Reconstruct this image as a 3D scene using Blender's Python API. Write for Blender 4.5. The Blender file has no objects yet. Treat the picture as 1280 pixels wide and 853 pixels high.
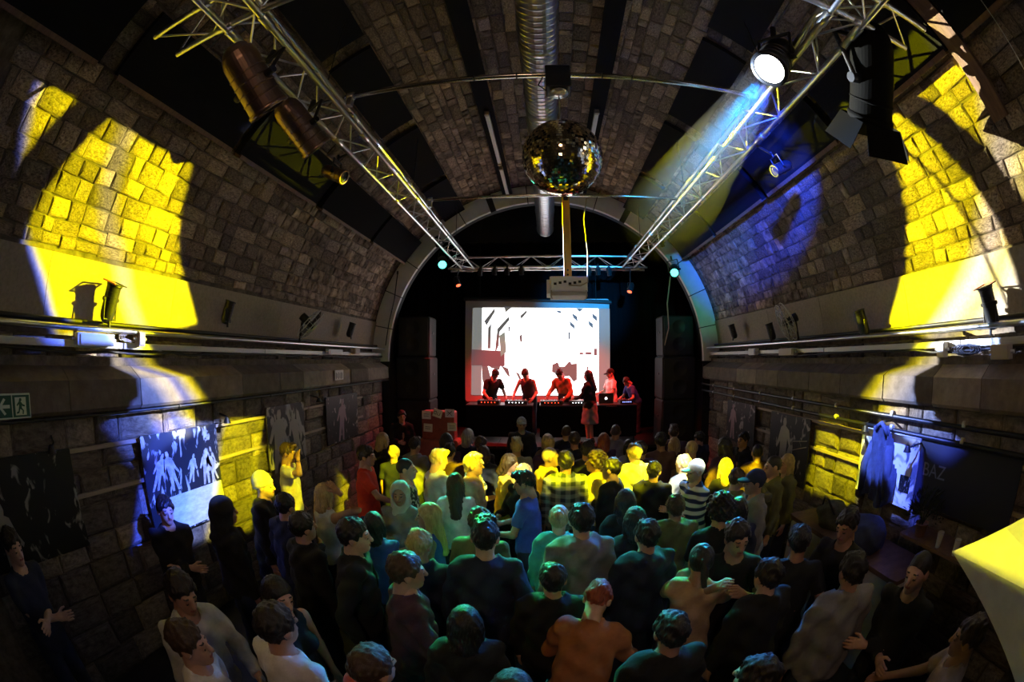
import bpy, bmesh, math, random
import numpy as np
from mathutils import Vector, Matrix, Quaternion
random.seed(11); rng = np.random.default_rng(11)
S = bpy.context.scene; COL = S.collection
PI = math.pi; RAD = math.radians

# ------------------------------------------------------------------ camera (15 mm equisolid fisheye, as the bent pipe shows)
FPX, CAMZ = 533.0, 2.85
YAW, PIT = RAD(4.626), RAD(2.202)
cam = bpy.data.cameras.new('camera'); cam_o = bpy.data.objects.new('camera', cam); COL.objects.link(cam_o)
cam.type = 'PANO'; cam.panorama_type = 'FISHEYE_EQUISOLID'; cam.sensor_width = 36.0; cam.sensor_fit = 'HORIZONTAL'
cam.fisheye_lens = FPX / 1280 * 36; cam.fisheye_fov = RAD(220); cam.clip_start = 0.01
cam_o.location = (0, 0, CAMZ); cam_o.rotation_euler = (RAD(90) + PIT, 0, YAW)
S.camera = cam_o
S.view_settings.view_transform = 'Standard'; S.view_settings.look = 'None'
S.view_settings.gamma = 1.0; S.view_settings.use_curve_mapping = False; S.view_settings.exposure = 0.0
S.cycles.max_bounces = 6; S.cycles.volume_bounces = 0
S.cycles.volume_step_rate = 4.0
W = bpy.data.worlds.new('world'); S.world = W; W.use_nodes = True
W.node_tree.nodes['Background'].inputs[0].default_value = (0.01, 0.012, 0.02, 1)
W.node_tree.nodes['Background'].inputs[1].default_value = 0.0

_f = Vector((-math.sin(YAW)*math.cos(PIT), math.cos(YAW)*math.cos(PIT), math.sin(PIT)))
_r = Vector((math.cos(YAW), math.sin(YAW), 0)); _u = _r.cross(_f); CAM = Vector((0, 0, CAMZ))
def ray(x, y):
    dx, dy = x - 640, 426.5 - y; r = math.hypot(dx, dy) + 1e-9; th = 2*math.asin(r/2/FPX)
    return _r*(math.sin(th)*dx/r) + _u*(math.sin(th)*dy/r) + _f*math.cos(th)
def at_x(x, y, X): d = ray(x, y); return CAM + d*(X/d.x)
def at_y(x, y, Y): d = ray(x, y); return CAM + d*(Y/d.y)
def at_z(x, y, Z): d = ray(x, y); return CAM + d*((Z - CAMZ)/d.z)
def proj(p):
    v = (Vector(p) - CAM).normalized(); a, b, c = v.dot(_r), v.dot(_u), v.dot(_f)
    th = math.acos(max(-1, min(1, c))); r = 2*FPX*math.sin(th/2); h = math.hypot(a, b) + 1e-9
    return 640 + r*a/h, 426.5 - r*b/h

# ------------------------------------------------------------------ materials
_mats = {}
def mat(name, col, rough=.6, metal=0., var=0., scale=8., bump=0., emit=None, estr=0., isl=False, stretch=None, alpha=None, col2=None, sheen=0., spec=None):
    if name in _mats: return _mats[name]
    m = bpy.data.materials.new(name); m.use_nodes = True; nt = m.node_tree; b = nt.nodes['Principled BSDF']
    b.inputs['Roughness'].default_value = rough; b.inputs['Metallic'].default_value = metal
    if spec is not None: b.inputs['Specular IOR Level'].default_value = spec
    c = (*col, 1); b.inputs['Base Color'].default_value = c; m.diffuse_color = c
    L = nt.links.new; N = nt.nodes.new
    if var or bump or col2:
        tc = N('ShaderNodeTexCoord'); mp = N('ShaderNodeMapping'); L(tc.outputs['Object'], mp.inputs[0])
        if stretch: mp.inputs['Scale'].default_value = stretch
        nz = N('ShaderNodeTexNoise'); nz.inputs['Scale'].default_value = scale; nz.inputs['Detail'].default_value = 8; nz.inputs['Roughness'].default_value = .65
        L(mp.outputs[0], nz.inputs['Vector'])
        if var or col2:
            rp = N('ShaderNodeValToRGB'); e = rp.color_ramp.elements
            lo = tuple(v*(1-var) for v in col); hi = tuple(min(1, v*(1+var)) for v in (col2 or col))
            e[0].position = .3; e[0].color = (*lo, 1); e[1].position = .7; e[1].color = (*hi, 1)
            L(nz.outputs['Fac'], rp.inputs[0]); src = rp.outputs[0]
            if isl:
                oi = N('ShaderNodeObjectInfo'); ge = N('ShaderNodeNewGeometry')
                ad = N('ShaderNodeMath'); ad.operation = 'ADD'; L(oi.outputs['Random'], ad.inputs[0]); L(ge.outputs['Random Per Island'], ad.inputs[1])
                fr = N('ShaderNodeMath'); fr.operation = 'FRACT'; L(ad.outputs[0], fr.inputs[0])
                r2 = N('ShaderNodeValToRGB'); q = r2.color_ramp.elements
                q[0].color = (.5, .48, .47, 1); q[1].color = (1.5, 1.35, 1.15, 1)
                k = r2.color_ramp.elements.new(.55); k.color = (.85, .78, .72, 1)
                k = r2.color_ramp.elements.new(.8); k.color = (1.1, 1.05, 1.0, 1)
                L(fr.outputs[0], r2.inputs[0])
                mx = N('ShaderNodeMix'); mx.data_type = 'RGBA'; mx.blend_type = 'MULTIPLY'; mx.inputs[0].default_value = 1
                L(src, mx.inputs[6]); L(r2.outputs[0], mx.inputs[7]); src = mx.outputs[2]
            L(src, b.inputs['Base Color'])
        if bump:
            bp = N('ShaderNodeBump'); bp.inputs['Strength'].default_value = bump; bp.inputs['Distance'].default_value = .02
            L(nz.outputs['Fac'], bp.inputs['Height']); L(bp.outputs[0], b.inputs['Normal'])
    if emit:
        b.inputs['Emission Color'].default_value = (*emit, 1); b.inputs['Emission Strength'].default_value = estr
        if estr > 0: m.cycles.emission_sampling = 'NONE'
    if sheen: b.inputs['Sheen Weight'].default_value = sheen
    if alpha is not None: b.inputs['Alpha'].default_value = alpha
    _mats[name] = m; return m
M = dict(
    stone=mat('stone', (.13, .10, .08), .95, var=.6, scale=9, bump=1.0, isl=True, col2=(.30, .25, .21), spec=.12),
    stone_wall=mat('stone_wall', (.15, .13, .12), .95, var=.4, scale=6, bump=.9, isl=True, col2=(.22, .2, .18), spec=.15),
    mortar=mat('mortar', (.12, .10, .083), 1, var=.5, scale=10, bump=.6, spec=.1),
    plaster=mat('plaster', (.33, .28, .23), .95, var=.18, scale=30, bump=.25, spec=.1),
    ledge=mat('ledge_stone', (.24, .21, .18), .9, var=.25, scale=9, bump=.4, isl=True, spec=.15),
    archwhite=mat('arch_white', (.72, .70, .67), .8, var=.08, scale=5),
    black=mat('black_paint', (.006, .006, .007), .7), felt=mat('black_felt', (.014, .014, .016), 1, bump=.3, scale=60, spec=.05),
    curtain=mat('black_curtain', (.005, .005, .006), 1, spec=.05),
    floor=mat('floor_dark', (.03, .027, .025), .55, var=.3, scale=4, bump=.1),
    alu=mat('aluminium', (.72, .72, .70), .28, 1, var=.12, scale=20), galv=mat('galvanised', (.62, .62, .64), .32, 1, var=.12, scale=6),
    chrome=mat('chrome_pipe', (.75, .73, .68), .16, 1), mirror=mat('mirror', (.95, .82, .55), .09, 1),  # mirror: golden tint puts warm reflections into the tile colour
    grout=mat('ball_core', (.02, .02, .02), .6),
    can=mat('copper_lit_can', (.24, .16, .12), .34, .9), canmatt=mat('black_matt_can', (.012, .012, .014), .45, .2), yoke=mat('yoke_black', (.012, .012, .012), .5, .3),  # can: black housing, its coppery lamp highlight put into the base colour
    dullcan=mat('dull_can', (.005, .005, .0045), .8, spec=.04), gel=mat('gel_frame_red', (.45, .06, .02), .5), lensoff=mat('lens_dark', (.03, .03, .035), .08),
    tray=mat('tray_grey', (.5, .49, .47), .5, .2, var=.15, scale=10), cable=mat('cable_black', (.01, .01, .012), .55), wirepale=mat('wire_pale', (.42, .36, .25), .6),
    boxw=mat('plastic_white', (.72, .7, .66), .5), boxbeige=mat('plastic_beige', (.45, .38, .30), .6), orange=mat('timber_yellow', (.62, .30, .04), .6, var=.2, scale=6, stretch=(1, 1, .1)),
    wood=mat('wood_brown', (.15, .085, .05), .7, var=.3, scale=5, stretch=(1, 6, 1), bump=.2), rail=mat('rail_wood', (.35, .28, .22), .6, var=.2),
    white=mat('white_paint', (.8, .8, .78), .6), paper=mat('paper_white', (.8, .78, .75), .9), ink=mat('ink', (.015, .015, .018), .8),
    green=mat('sign_green', (.005, .085, .045), .5), signw=mat('sign_pale', (.55, .66, .5), .5),
    screen=mat('screen_cloth', (.45, .42, .42), .9), casered=mat('case_redbrown', (.28, .06, .05), .6, var=.2),
    deck=mat('deck_black', (.01, .01, .01), .5), coat=mat('coat_blue', (.03, .04, .12), .85, var=.3, scale=12, bump=.4), bag=mat('bag_dark', (.05, .05, .03), .8, var=.4, scale=14, bump=.4),
    bushdark=mat('leaf_dark', (.012, .02, .012), .8), bushdry=mat('flower_dry', (.32, .17, .13), .8, var=.3),
    pot=mat('pot_clay', (.2, .1, .07), .8), glass=mat('cup_clear', (.75, .78, .8), .1, alpha=.45), cupblue=mat('cup_blue', (.08, .12, .6), .4),
    ledred=mat('ledred', (.4, .02, .01), .4, emit=(1, .06, .02), estr=4), ledwhite=mat('ledwhite', (.8, .8, .8), .4, emit=(.9, .95, 1), estr=5), ledblue=mat('ledblue', (.1, .1, .8), .4, emit=(.25, .3, 1), estr=4),
    lantern=mat('lantern_cloth', (.62, .62, .6), .9, var=.12, scale=9, bump=.1),
)
# ------------------------------------------------------------------ object helpers
def tag(o, label=None, cat=None, group=None, kind=None):
    if label: o['label'] = label
    if cat: o['category'] = cat
    if group: o['group'] = group
    if kind: o['kind'] = kind
    return o
def link(o, parent=None):
    COL.objects.link(o)
    if parent is not None: o.parent = parent
    return o
def thing(name, label, cat, loc=(0, 0, 0), rot=None, group=None):
    o = bpy.data.objects.new(name, None); COL.objects.link(o); o.empty_display_size = .1; o.location = loc
    if rot is not None:
        if isinstance(rot, (Quaternion,)): o.rotation_mode = 'QUATERNION'; o.rotation_quaternion = rot
        else: o.rotation_euler = (0, 0, rot)
    return tag(o, label, cat, group)
def meshobj(name, verts, faces, m, parent=None, smooth=False, mats=None, midx=None):
    me = bpy.data.meshes.new(name); me.from_pydata([tuple(v) for v in verts], [], [tuple(f) for f in faces])
    for q in (mats or [m]): me.materials.append(q)
    if midx is not None: me.polygons.foreach_set('material_index', midx)
    if smooth: me.polygons.foreach_set('use_smooth', [True]*len(me.polygons))
    me.update(); return link(bpy.data.objects.new(name, me), parent)
def inst(name, me, m, parent=None, matrix=None):
    o = bpy.data.objects.new(name, me); link(o, parent)
    if m is not None: o.material_slots[0].link = 'OBJECT'; o.material_slots[0].material = m
    if matrix is not None: o.matrix_local = matrix
    return o
def _cyl(n=12):
    v = [(math.cos(2*PI*i/n), math.sin(2*PI*i/n), z) for z in (0, 1) for i in range(n)]
    f = [(i, (i+1) % n, n+(i+1) % n, n+i) for i in range(n)] + [tuple(range(n-1, -1, -1)), tuple(range(n, 2*n))]
    me = bpy.data.meshes.new('rod_shape'); me.from_pydata(v, [], f); me.materials.append(None)
    me.polygons.foreach_set('use_smooth', [True]*n + [False]*2); return me
CYL = _cyl(); CYL6 = _cyl(7)
def rodm(p, q, r):
    p, q = Vector(p), Vector(q); d = q - p; L = d.length
    return Matrix.Translation(p) @ d.to_track_quat('Z', 'Y').to_matrix().to_4x4() @ Matrix.Diagonal((r, r, L, 1))
def rod(name, p, q, r, m, parent=None, thin=False): return inst(name, CYL6 if thin else CYL, m, parent, rodm(p, q, r))
def _cube(b=.04):
    bm = bmesh.new(); bmesh.ops.create_cube(bm, size=1)
    bmesh.ops.bevel(bm, geom=bm.edges[:], offset=b, segments=1, affect='EDGES')
    me = bpy.data.meshes.new('block_shape'); bm.to_mesh(me); bm.free(); me.materials.append(None); return me
CUBE = _cube(); CUBE0 = _cube(.012)
def box(name, c, size, m, parent=None, rz=0, quat=None, sharp=False):
    R = quat.to_matrix().to_4x4() if quat else Matrix.Rotation(rz, 4, 'Z')
    return inst(name, CUBE0 if sharp else CUBE, m, parent, Matrix.Translation(c) @ R @ Matrix.Diagonal((*size, 1)))
def tube(name, pts, r, m, parent=None, n=8, radii=None):
    pts = [Vector(p) for p in pts]; v = []; f = []; prev = None
    for i, p in enumerate(pts):
        d = (pts[min(i+1, len(pts)-1)] - pts[max(i-1, 0)]).normalized()
        a = d.orthogonal().normalized() if prev is None else (prev - d*prev.dot(d)).normalized()
        prev = a; b = d.cross(a); rr = radii[i] if radii else r
        v += [p + (a*math.cos(2*PI*k/n) + b*math.sin(2*PI*k/n))*rr for k in range(n)]
    for i in range(len(pts)-1):
        for k in range(n): f.append((i*n+k, i*n+(k+1) % n, (i+1)*n+(k+1) % n, (i+1)*n+k))
    f += [tuple(range(n-1, -1, -1)), tuple((len(pts)-1)*n+k for k in range(n))]
    return meshobj(name, v, f, m, parent, True)
def lathe(name, prof, m, parent=None, n=24, smooth=True, matrix=None, cap=True):
    v = []; f = []
    for (r, z) in prof: v += [(r*math.cos(2*PI*k/n), r*math.sin(2*PI*k/n), z) for k in range(n)]
    for i in range(len(prof)-1):
        for k in range(n): f.append((i*n+k, i*n+(k+1) % n, (i+1)*n+(k+1) % n, (i+1)*n+k))
    if cap: f += [tuple(range(n-1, -1, -1)), tuple((len(prof)-1)*n+k for k in range(n))]
    o = meshobj(name, v, f, m, parent, smooth)
    if matrix is not None: o.matrix_local = matrix
    return o
def slab(name, poly, n, t, m, parent=None):      # flat polygon of 3-D points given thickness t along n
    n = Vector(n).normalized(); k = len(poly); v = [Vector(p) for p in poly] + [Vector(p) + n*t for p in poly]
    f = [tuple(range(k-1, -1, -1)), tuple(range(k, 2*k))] + [(i, (i+1) % k, k+(i+1) % k, k+i) for i in range(k)]
    return meshobj(name, v, f, m, parent)
def under(o, p):            # make o a sub-part of part p without moving it
    o.parent = p; o.matrix_parent_inverse = p.matrix_basis.inverted(); return o
def struct(o): return tag(o, kind='structure')

# ------------------------------------------------------------------ lights with gobos (patterned stage projectors)
def spot(name, loc, target, energy, col, size, blend=.3, soft=.04, parent_thing=None):
    L = bpy.data.lights.new(name, 'SPOT'); o = bpy.data.objects.new(name, L); COL.objects.link(o)
    o.location = loc; o.rotation_euler = (Vector(target) - Vector(loc)).to_track_quat('-Z', 'Y').to_euler()
    L.energy = energy; L.color = col; L.spot_size = RAD(size); L.spot_blend = blend; L.shadow_soft_size = soft
    return o
def gobo(name, loc, target, energy, rect, edge, stops, skew=0., stripe=.5, tilt=0., soft=.02, wob=.03, size=100, seed=0., vskew=0.):
    """rect = (u0,u1,v0,v1) in tangent units of the beam; stops = colour along u; the strip slides with v by skew"""
    o = spot(name, loc, target, energy, (1, 1, 1), size, .05, soft); L = o.data; L.use_nodes = True
    nt = L.node_tree; N = nt.nodes.new; LK = nt.links.new; em = nt.nodes['Emission']
    tc = N('ShaderNodeTexCoord'); sx = N('ShaderNodeSeparateXYZ'); LK(tc.outputs['Normal'], sx.inputs[0])
    def m(op, a, b=None, c=None):
        n = N('ShaderNodeMath'); n.operation = op
        for i, q in enumerate((a, b, c)):
            if q is None: continue
            if isinstance(q, (int, float)): n.inputs[i].default_value = q
            else: LK(q, n.inputs[i])
        return n.outputs[0]
    nz_ = m('MULTIPLY', sx.outputs[2], -1)
    u = m('DIVIDE', sx.outputs[0], nz_); v = m('DIVIDE', sx.outputs[1], nz_)
    # Normal points back at the lamp on some builds: the quotient keeps its sign either way
    v = m('SUBTRACT', v, m('MULTIPLY', u, vskew)) if vskew else v
    u = m('SUBTRACT', u, m('MULTIPLY', v, skew))
    cv = N('ShaderNodeCombineXYZ'); LK(u, cv.inputs[0]); LK(v, cv.inputs[1]); cv.inputs[2].default_value = seed
    nz = N('ShaderNodeTexNoise'); nz.inputs['Scale'].default_value = 7; nz.inputs['Detail'].default_value = 2; LK(cv.outputs[0], nz.inputs['Vector'])
    w = m('MULTIPLY', m('SUBTRACT', nz.outputs['Fac'], .5), wob*2)
    uu = m('ADD', u, w); vv = m('ADD', v, w)
    def ss(x, a, b):
        n = N('ShaderNodeMapRange'); n.interpolation_type = 'SMOOTHSTEP'; LK(x, n.inputs[0]); n.inputs[1].default_value = a; n.inputs[2].default_value = b; return n.outputs[0]
    u0, u1, v0, v1 = rect; e = edge
    k = m('MULTIPLY', m('MULTIPLY', ss(uu, u0, u0+e), ss(uu, u1, u1-e)), m('MULTIPLY', ss(vv, v0, v0+e), ss(vv, v1, v1-e*.3)))
    rp = N('ShaderNodeValToRGB'); t = m('DIVIDE', m('SUBTRACT', m('ADD', m('ADD', u, m('MULTIPLY', v, tilt)), m('MULTIPLY', w, 1.5)), u0), u1-u0); LK(t, rp.inputs[0])
    cr = rp.color_ramp
    for i, (p, c) in enumerate(stops):
        el = cr.elements[i] if i < 2 else cr.elements.new(p)
        el.position = p; el.color = (*c, 1)
    if stripe:
        wv = N('ShaderNodeTexWave'); wv.inputs['Scale'].default_value = 3.2; wv.inputs['Distortion'].default_value = 1.5; LK(cv.outputs[0], wv.inputs['Vector'])
        k = m('MULTIPLY', k, m('ADD', m('MULTIPLY', wv.outputs['Fac'], stripe), 1-stripe))
    LK(rp.outputs[0], em.inputs[0]); LK(k, em.inputs[1]); return o
Y_, WH, BL = (1., .93, .0), (1., .97, .82), (.08, .16, 1.)

def fixture(name, label, loc, target, s=1., lens=None, body='can', hang=None, gel=False, group=None, knob=True, ribs=3, attach=None):
    """a par can: housing with ribs, front rim, lens, yoke and clamp; beam along local -Z, lens at the origin"""
    q = (Vector(target) - Vector(loc)).to_track_quat('-Z', 'Y')
    t = thing(name, label, 'stage light', loc, q, group); bm_ = M[body]
    prof = [(.098, .014), (.10, .0), (.103, .02), (.102, .05)]
    for i in range(ribs): z = .08 + i*.055; prof += [(.101, z), (.105, z+.003), (.105, z+.007), (.101, z+.010)]
    prof += [(.101, .33), (.099, .345), (.090, .385), (.072, .415), (.05, .435), (.002, .44)]
    hs = lathe('housing', [(r*s, z*s) for r, z in prof], bm_, t, 40, False, cap=False)
    lathe('rim', [(.088*s, -.006*s), (.112*s, -.006*s), (.112*s, .016*s), (.106*s, .022*s)], bm_, t, cap=False)
    under(lathe('lens', [(.001, .004*s), (.06*s, .0), (.094*s, .012*s)], lens or M['lensoff'], t, cap=False), hs)
    if gel:
        for a in range(4):
            box('gel_frame', (.115*s*math.cos(a*PI/2), .115*s*math.sin(a*PI/2), -.016*s), ((.02 if a % 2 == 0 else .25)*s, (.25 if a % 2 == 0 else .02)*s, .012*s), M['gel'] if a < 2 else M['yoke'], t)
    # yoke: two arms and a bow, then a hook clamp
    inv = q.inverted(); hv = inv @ Vector(hang or (0, 0, 1)); hv = Vector((hv.x, hv.y, hv.z)).normalized()
    ax = hv.cross(Vector((0, 0, 1)));
    ax = (Vector((1, 0, 0)) if ax.length < .2 else ax.normalized())
    c = Vector((0, 0, .17*s)); top = c + hv*.22*s
    for sg in (-1, 1):
        rod('yoke', c + ax*sg*.118*s, top + ax*sg*.118*s, .012*s, M['yoke'], t, True)
        if knob: rod('knob', c + ax*sg*.10*s, c + ax*sg*.15*s, .022*s, M['yoke'], t)
    rod('yoke_bow', top - ax*.125*s, top + ax*.125*s, .012*s, M['yoke'], t, True)
    rod('clamp', top, top + hv*.10*s, .02*s, M['yoke'], t)
    if attach is not None: rod('drop_bar', top + hv*.05*s, inv @ (Vector(attach) - Vector(loc)), .012, M['yoke'], t, True)
    return t

# ================================================================== THE SHELL
VR, VZ, YEND, YB = 3.7, 2.8, 8.5, -2.6
def vp(phi, y, r=VR): a = RAD(phi); return Vector((r*math.cos(a), y, VZ + r*math.sin(a)))
# floor
o = struct(meshobj('floor', [(-4.4, YB, 0), (4.4, YB, 0), (4.4, 11.8, 0), (-4.4, 11.8, 0), (-4.4, YB, -.1), (4.4, YB, -.1), (4.4, 11.8, -.1), (-4.4, 11.8, -.1)],
    [(0, 1, 2, 3), (7, 6, 5, 4), (0, 4, 5, 1), (1, 5, 6, 2), (2, 6, 7, 3), (3, 7, 4, 0)], M['floor']))
def arc_sheet(name, p0, p1, r0, r1, y0, y1, m, n=None):
    n = n or max(2, int(abs(p1-p0)/4)); v = []; f = []
    for i in range(n+1):
        ph = p0 + (p1-p0)*i/n; v += [vp(ph, y0, r0), vp(ph, y1, r0), vp(ph, y0, r1), vp(ph, y1, r1)]
    for i in range(n):
        a, b = i*4, i*4+4; f += [(a, a+1, b+1, b), (a+2, b+2, b+3, a+3), (a, b, b+2, a+2), (a+1, a+3, b+3, b+1)]
    f += [(0, 2, 3, 1), (n*4, n*4+1, n*4+3, n*4+2)]
    return meshobj(name, v, f, m)
ceiling = struct(arc_sheet('ceiling', 58, 122, VR+.03, VR+.3, YB, YEND, M['mortar']))
vault_r = struct(arc_sheet('wall_vault_right', 0, 58, VR+.03, VR+.3, YB, YEND, M['mortar']))
vault_l = struct(arc_sheet('wall_vault_left', 122, 180, VR+.03, VR+.3, YB, YEND, M['mortar']))
def blockmesh(name, lo, hi, m): 
    x0, y0, z0 = lo; x1, y1, z1 = hi
    return meshobj(name, [(x0, y0, z0), (x1, y0, z0), (x1, y1, z0), (x0, y1, z0), (x0, y0, z1), (x1, y0, z1), (x1, y1, z1), (x0, y1, z1)],
        [(3, 2, 1, 0), (4, 5, 6, 7), (0, 1, 5, 4), (1, 2, 6, 5), (2, 3, 7, 6), (3, 0, 4, 7)], m)
WX = 3.5
wall_l = struct(blockmesh('wall_left', (-4.0, YB, 0), (-WX, YEND, VZ), M['mortar']))
wall_r = struct(blockmesh('wall_right', (WX, YB, 0), (4.0, YEND, VZ), M['mortar']))
struct(blockmesh('wall_back', (-4, YB-.2, 0), (4, YB, 6.8), M['mortar']))
# stones: a few shared block shapes, rough and proud of the mortar
def stone_shape(seed):
    r = random.Random(seed); bm = bmesh.new(); j = lambda a: (r.random()-.5)*a
    back = [bm.verts.new((x*.5, y*.5, -.6)) for x, y in ((-1, -1), (1, -1), (1, 1), (-1, 1))]
    mid = [bm.verts.new((x*.5+j(.05), y*.5+j(.09), .25+j(.2))) for x, y in ((-1, -1), (1, -1), (1, 1), (-1, 1))]
    top = [bm.verts.new((x*.41+j(.07), y*.36+j(.1), .75+j(.5))) for x, y in ((-1, -1), (1, -1), (1, 1), (-1, 1))]
    c = bm.verts.new((j(.3), j(.3), 1.0+j(.5)))
    for a, b in ((back, mid), (mid, top)):
        for i in range(4): bm.faces.new((a[i], a[(i+1) % 4], b[(i+1) % 4], b[i]))
    for i in range(4): bm.faces.new((top[i], top[(i+1) % 4], c))
    me = bpy.data.meshes.new('stone_shape'); bm.to_mesh(me); bm.free(); return me
STONES = [stone_shape(i) for i in range(14)]
def lay(parent, cells, m, keep=300):
    """cells: (matrix, weight); the largest in view become parts, the rest one joined part"""
    mesh = []
    for s in STONES:
        mesh.append((np.array([v.co[:] for v in s.vertices]), [tuple(p.vertices) for p in s.polygons]))
    for s in STONES:
        if not s.materials: s.materials.append(None)
    cells.sort(key=lambda c: -c[1]); V = []; F = []; k = 0
    for i, (mx, w) in enumerate(cells):
        si = random.randrange(len(STONES))
        if i < keep and w > 0: inst('stone', STONES[si], m, parent, mx)
        else:
            a = np.array(mx); v = mesh[si][0] @ a[:3, :3].T + a[:3, 3]; V.append(v)
            F += [tuple(q + k for q in f) for f in mesh[si][1]]; k += len(v)
    if V: tag(meshobj('stone_courses', np.concatenate(V), F, m, parent), kind='stuff')
def weight(p, area, nrm):
    d = CAM - p; L = d.length; x, y = proj(p)
    return area*abs(d.normalized().dot(nrm))/L**2 if (-15 < x < 1295 and -15 < y < 868) else 0
def vault_cells(p0, p1, y0, y1, hmin=.095, hmax=.20, lmin=.13, lmax=.40):
    out = []; ph = p0
    while ph < p1 - .5:
        h = random.uniform(hmin, hmax); dph = math.degrees(h/VR)
        if ph + dph > p1 - 1: dph = p1 - ph; h = RAD(dph)*VR
        y = y0 - random.random()*.3
        while y < y1:
            L = random.uniform(lmin, lmax)*(.7 if random.random() < .25 else 1); 
            if y + L > y1 - .12: L = y1 - y
            c = ph + dph/2; a = RAD(c); n = Vector((-math.cos(a), 0, -math.sin(a))); t = Vector((-math.sin(a), 0, math.cos(a)))
            p = vp(c, y+L/2, VR+.02) + n*random.uniform(-.005, .005)
            mx = Matrix(((0, t.x, n.x, p.x), (1, t.y, n.y, p.y), (0, t.z, n.z, p.z), (0, 0, 0, 1))) @ Matrix.Rotation(random.uniform(-.07, .07), 4, 'Z') @ Matrix.Diagonal((L-.010+random.uniform(-.008, .01), h-.008+random.uniform(-.012, .008), random.uniform(.012, .022), 1))
            out.append((mx, weight(p, L*h, n))); y += L
        ph += dph
    return out
lay(vault_r, vault_cells(12.6, 58, .3, YEND), M['stone'])
lay(vault_l, vault_cells(122, 167, .2, YEND), M['stone'])
lay(ceiling, vault_cells(58, 122, 1.2, YEND), M['stone'])
def wall_cells(side, z0, z1, y0, y1, hmin=.16, hmax=.34, lmin=.2, lmax=.62):
    out = []; z = z0
    while z < z1 - .02:
        h = random.uniform(hmin, hmax); h = z1 - z if z + h > z1 - .12 else h
        y = y0 - random.random()*.3
        while y < y1:
            L = random.uniform(lmin, lmax); L = y1 - y if y + L > y1 - .15 else L
            n = Vector((-side, 0, 0)); p = Vector((side*(WX-.01), y+L/2, z+h/2)) + n*random.uniform(-.012, .012)
            mx = Matrix(((0, 0, n.x, p.x), (1, 0, 0, p.y), (0, 1, 0, p.z), (0, 0, 0, 1))) @ Matrix.Rotation(random.uniform(-.03, .03), 4, 'Z') @ Matrix.Diagonal((L-.012, h-.012, random.uniform(.025, .045), 1))
            out.append((mx, weight(p, L*h, n))); y += L
        z += h
    return out
lay(wall_l, wall_cells(-1, 0, 2.38, .3, YEND), M['stone_wall'])
lay(wall_r, wall_cells(1, 0, 2.38, .5, YEND), M['stone_wall'])
# plaster band at the foot of the vault, stone ledge with a sloped top: long blocks with open joints
for sd, nm in ((-1, 'left'), (1, 'right')):
    tb = bpy.data.objects.new('trim_1' if sd < 0 else 'trim_2', None); link(tb); struct(tb)
    tl = bpy.data.objects.new('trim_3' if sd < 0 else 'trim_4', None); link(tl); struct(tl)
    y = -.6
    while y < YEND - .1:
        L = min(random.uniform(1.5, 2.1), YEND - y)
        p0, p1 = (3.4, 12.4) if sd > 0 else (167.6, 176.6)
        o = arc_sheet('plaster_panel', p0, p1, VR-.015, VR+.05, y+.003, y+L-.003, M['plaster'], 4); o.parent = tb; y += L
    y = -.6
    while y < YEND - .05:
        L = min(random.uniform(.55, .95), YEND - y)
        if YEND - y - L < .3: L = YEND - y
        a, b = y+.004, y+L-.004; j = random.uniform(-.008, .008)
        prof = [(3.74, 2.74), (3.52, 2.74), (3.31+j, 2.63), (3.30+j, 2.41), (3.33+j, 2.38), (3.74, 2.38)]
        v = [(sd*x, yy, z) for yy in (a, b) for x, z in prof]; n = 6
        f = [tuple(range(n)), tuple(range(2*n-1, n-1, -1))] + [(i, n+i, n+(i+1) % n, (i+1) % n) for i in range(n)]
        meshobj('ledge_block', v, f, M['ledge'], tl); y += L
    # small stone course between ledge and plaster
    cells = []; y = 0
    while y < YEND:
        L = random.uniform(.22, .5); L = YEND - y if y+L > YEND-.1 else L; p = Vector((sd*3.66, y+L/2, 2.86)); n = Vector((-sd, 0, 0))
        cells.append((Matrix(((0, 0, n.x, p.x), (1, 0, 0, p.y), (0, 1, 0, p.z), (0, 0, 0, 1))) @ Matrix.Diagonal((L-.015, .2, .03, 1)), weight(p, L*.2, n))); y += L
    lay(tb, cells, M['stone_wall'])
# white arch at the mouth of the stage, in cut panels
arch = struct(meshobj('wall_arch', [], [], M['black']))
v = []; f = []; n = 40
for i in range(n+1):
    ph = -2 + 184*i/n
    for r, yy in ((3.34, 8.62), (4.6, 8.62), (3.34, 8.8), (4.6, 8.8)): v.append(vp(ph, yy, r))
for i in range(n):
    a, b = i*4, i*4+4; f += [(a, b, b+1, a+1), (a+2, a+3, b+3, b+2), (a, a+2, b+2, b)]
arch.data.from_pydata([tuple(q) for q in v], [], f)
segs = 15
for i in range(segs):
    p0, p1 = -1 + 182*i/segs + .15, -1 + 182*(i+1)/segs - .15
    if i in (5, 9): p0 += 1.8
    o = arc_sheet('arch_panel', p0, p1, 3.33, 3.72, 8.53, 8.62, M['archwhite'], 4); o.parent = arch
for sd in (-1, 1):
    o = struct(blockmesh('wall_stage_left' if sd < 0 else 'wall_stage_right', (min(sd*3.36, sd*4.4), 8.64, 0), (max(sd*3.36, sd*4.4), 11.8, 2.75), M['black']))
    o2 = struct(blockmesh('wall_wing_left' if sd < 0 else 'wall_wing_right', (min(sd*4.2, sd*4.4), 8.8, 2.75), (max(sd*4.2, sd*4.4), 11.8, 7.2), M['black']))
struct(blockmesh('wall_stage_back', (-4.4, 11.6, 0), (4.4, 11.8, 7.2), M['black']))
struct(blockmesh('ceiling_stage', (-4.4, 8.8, 7.2), (4.4, 11.8, 7.3), M['black']))

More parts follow.
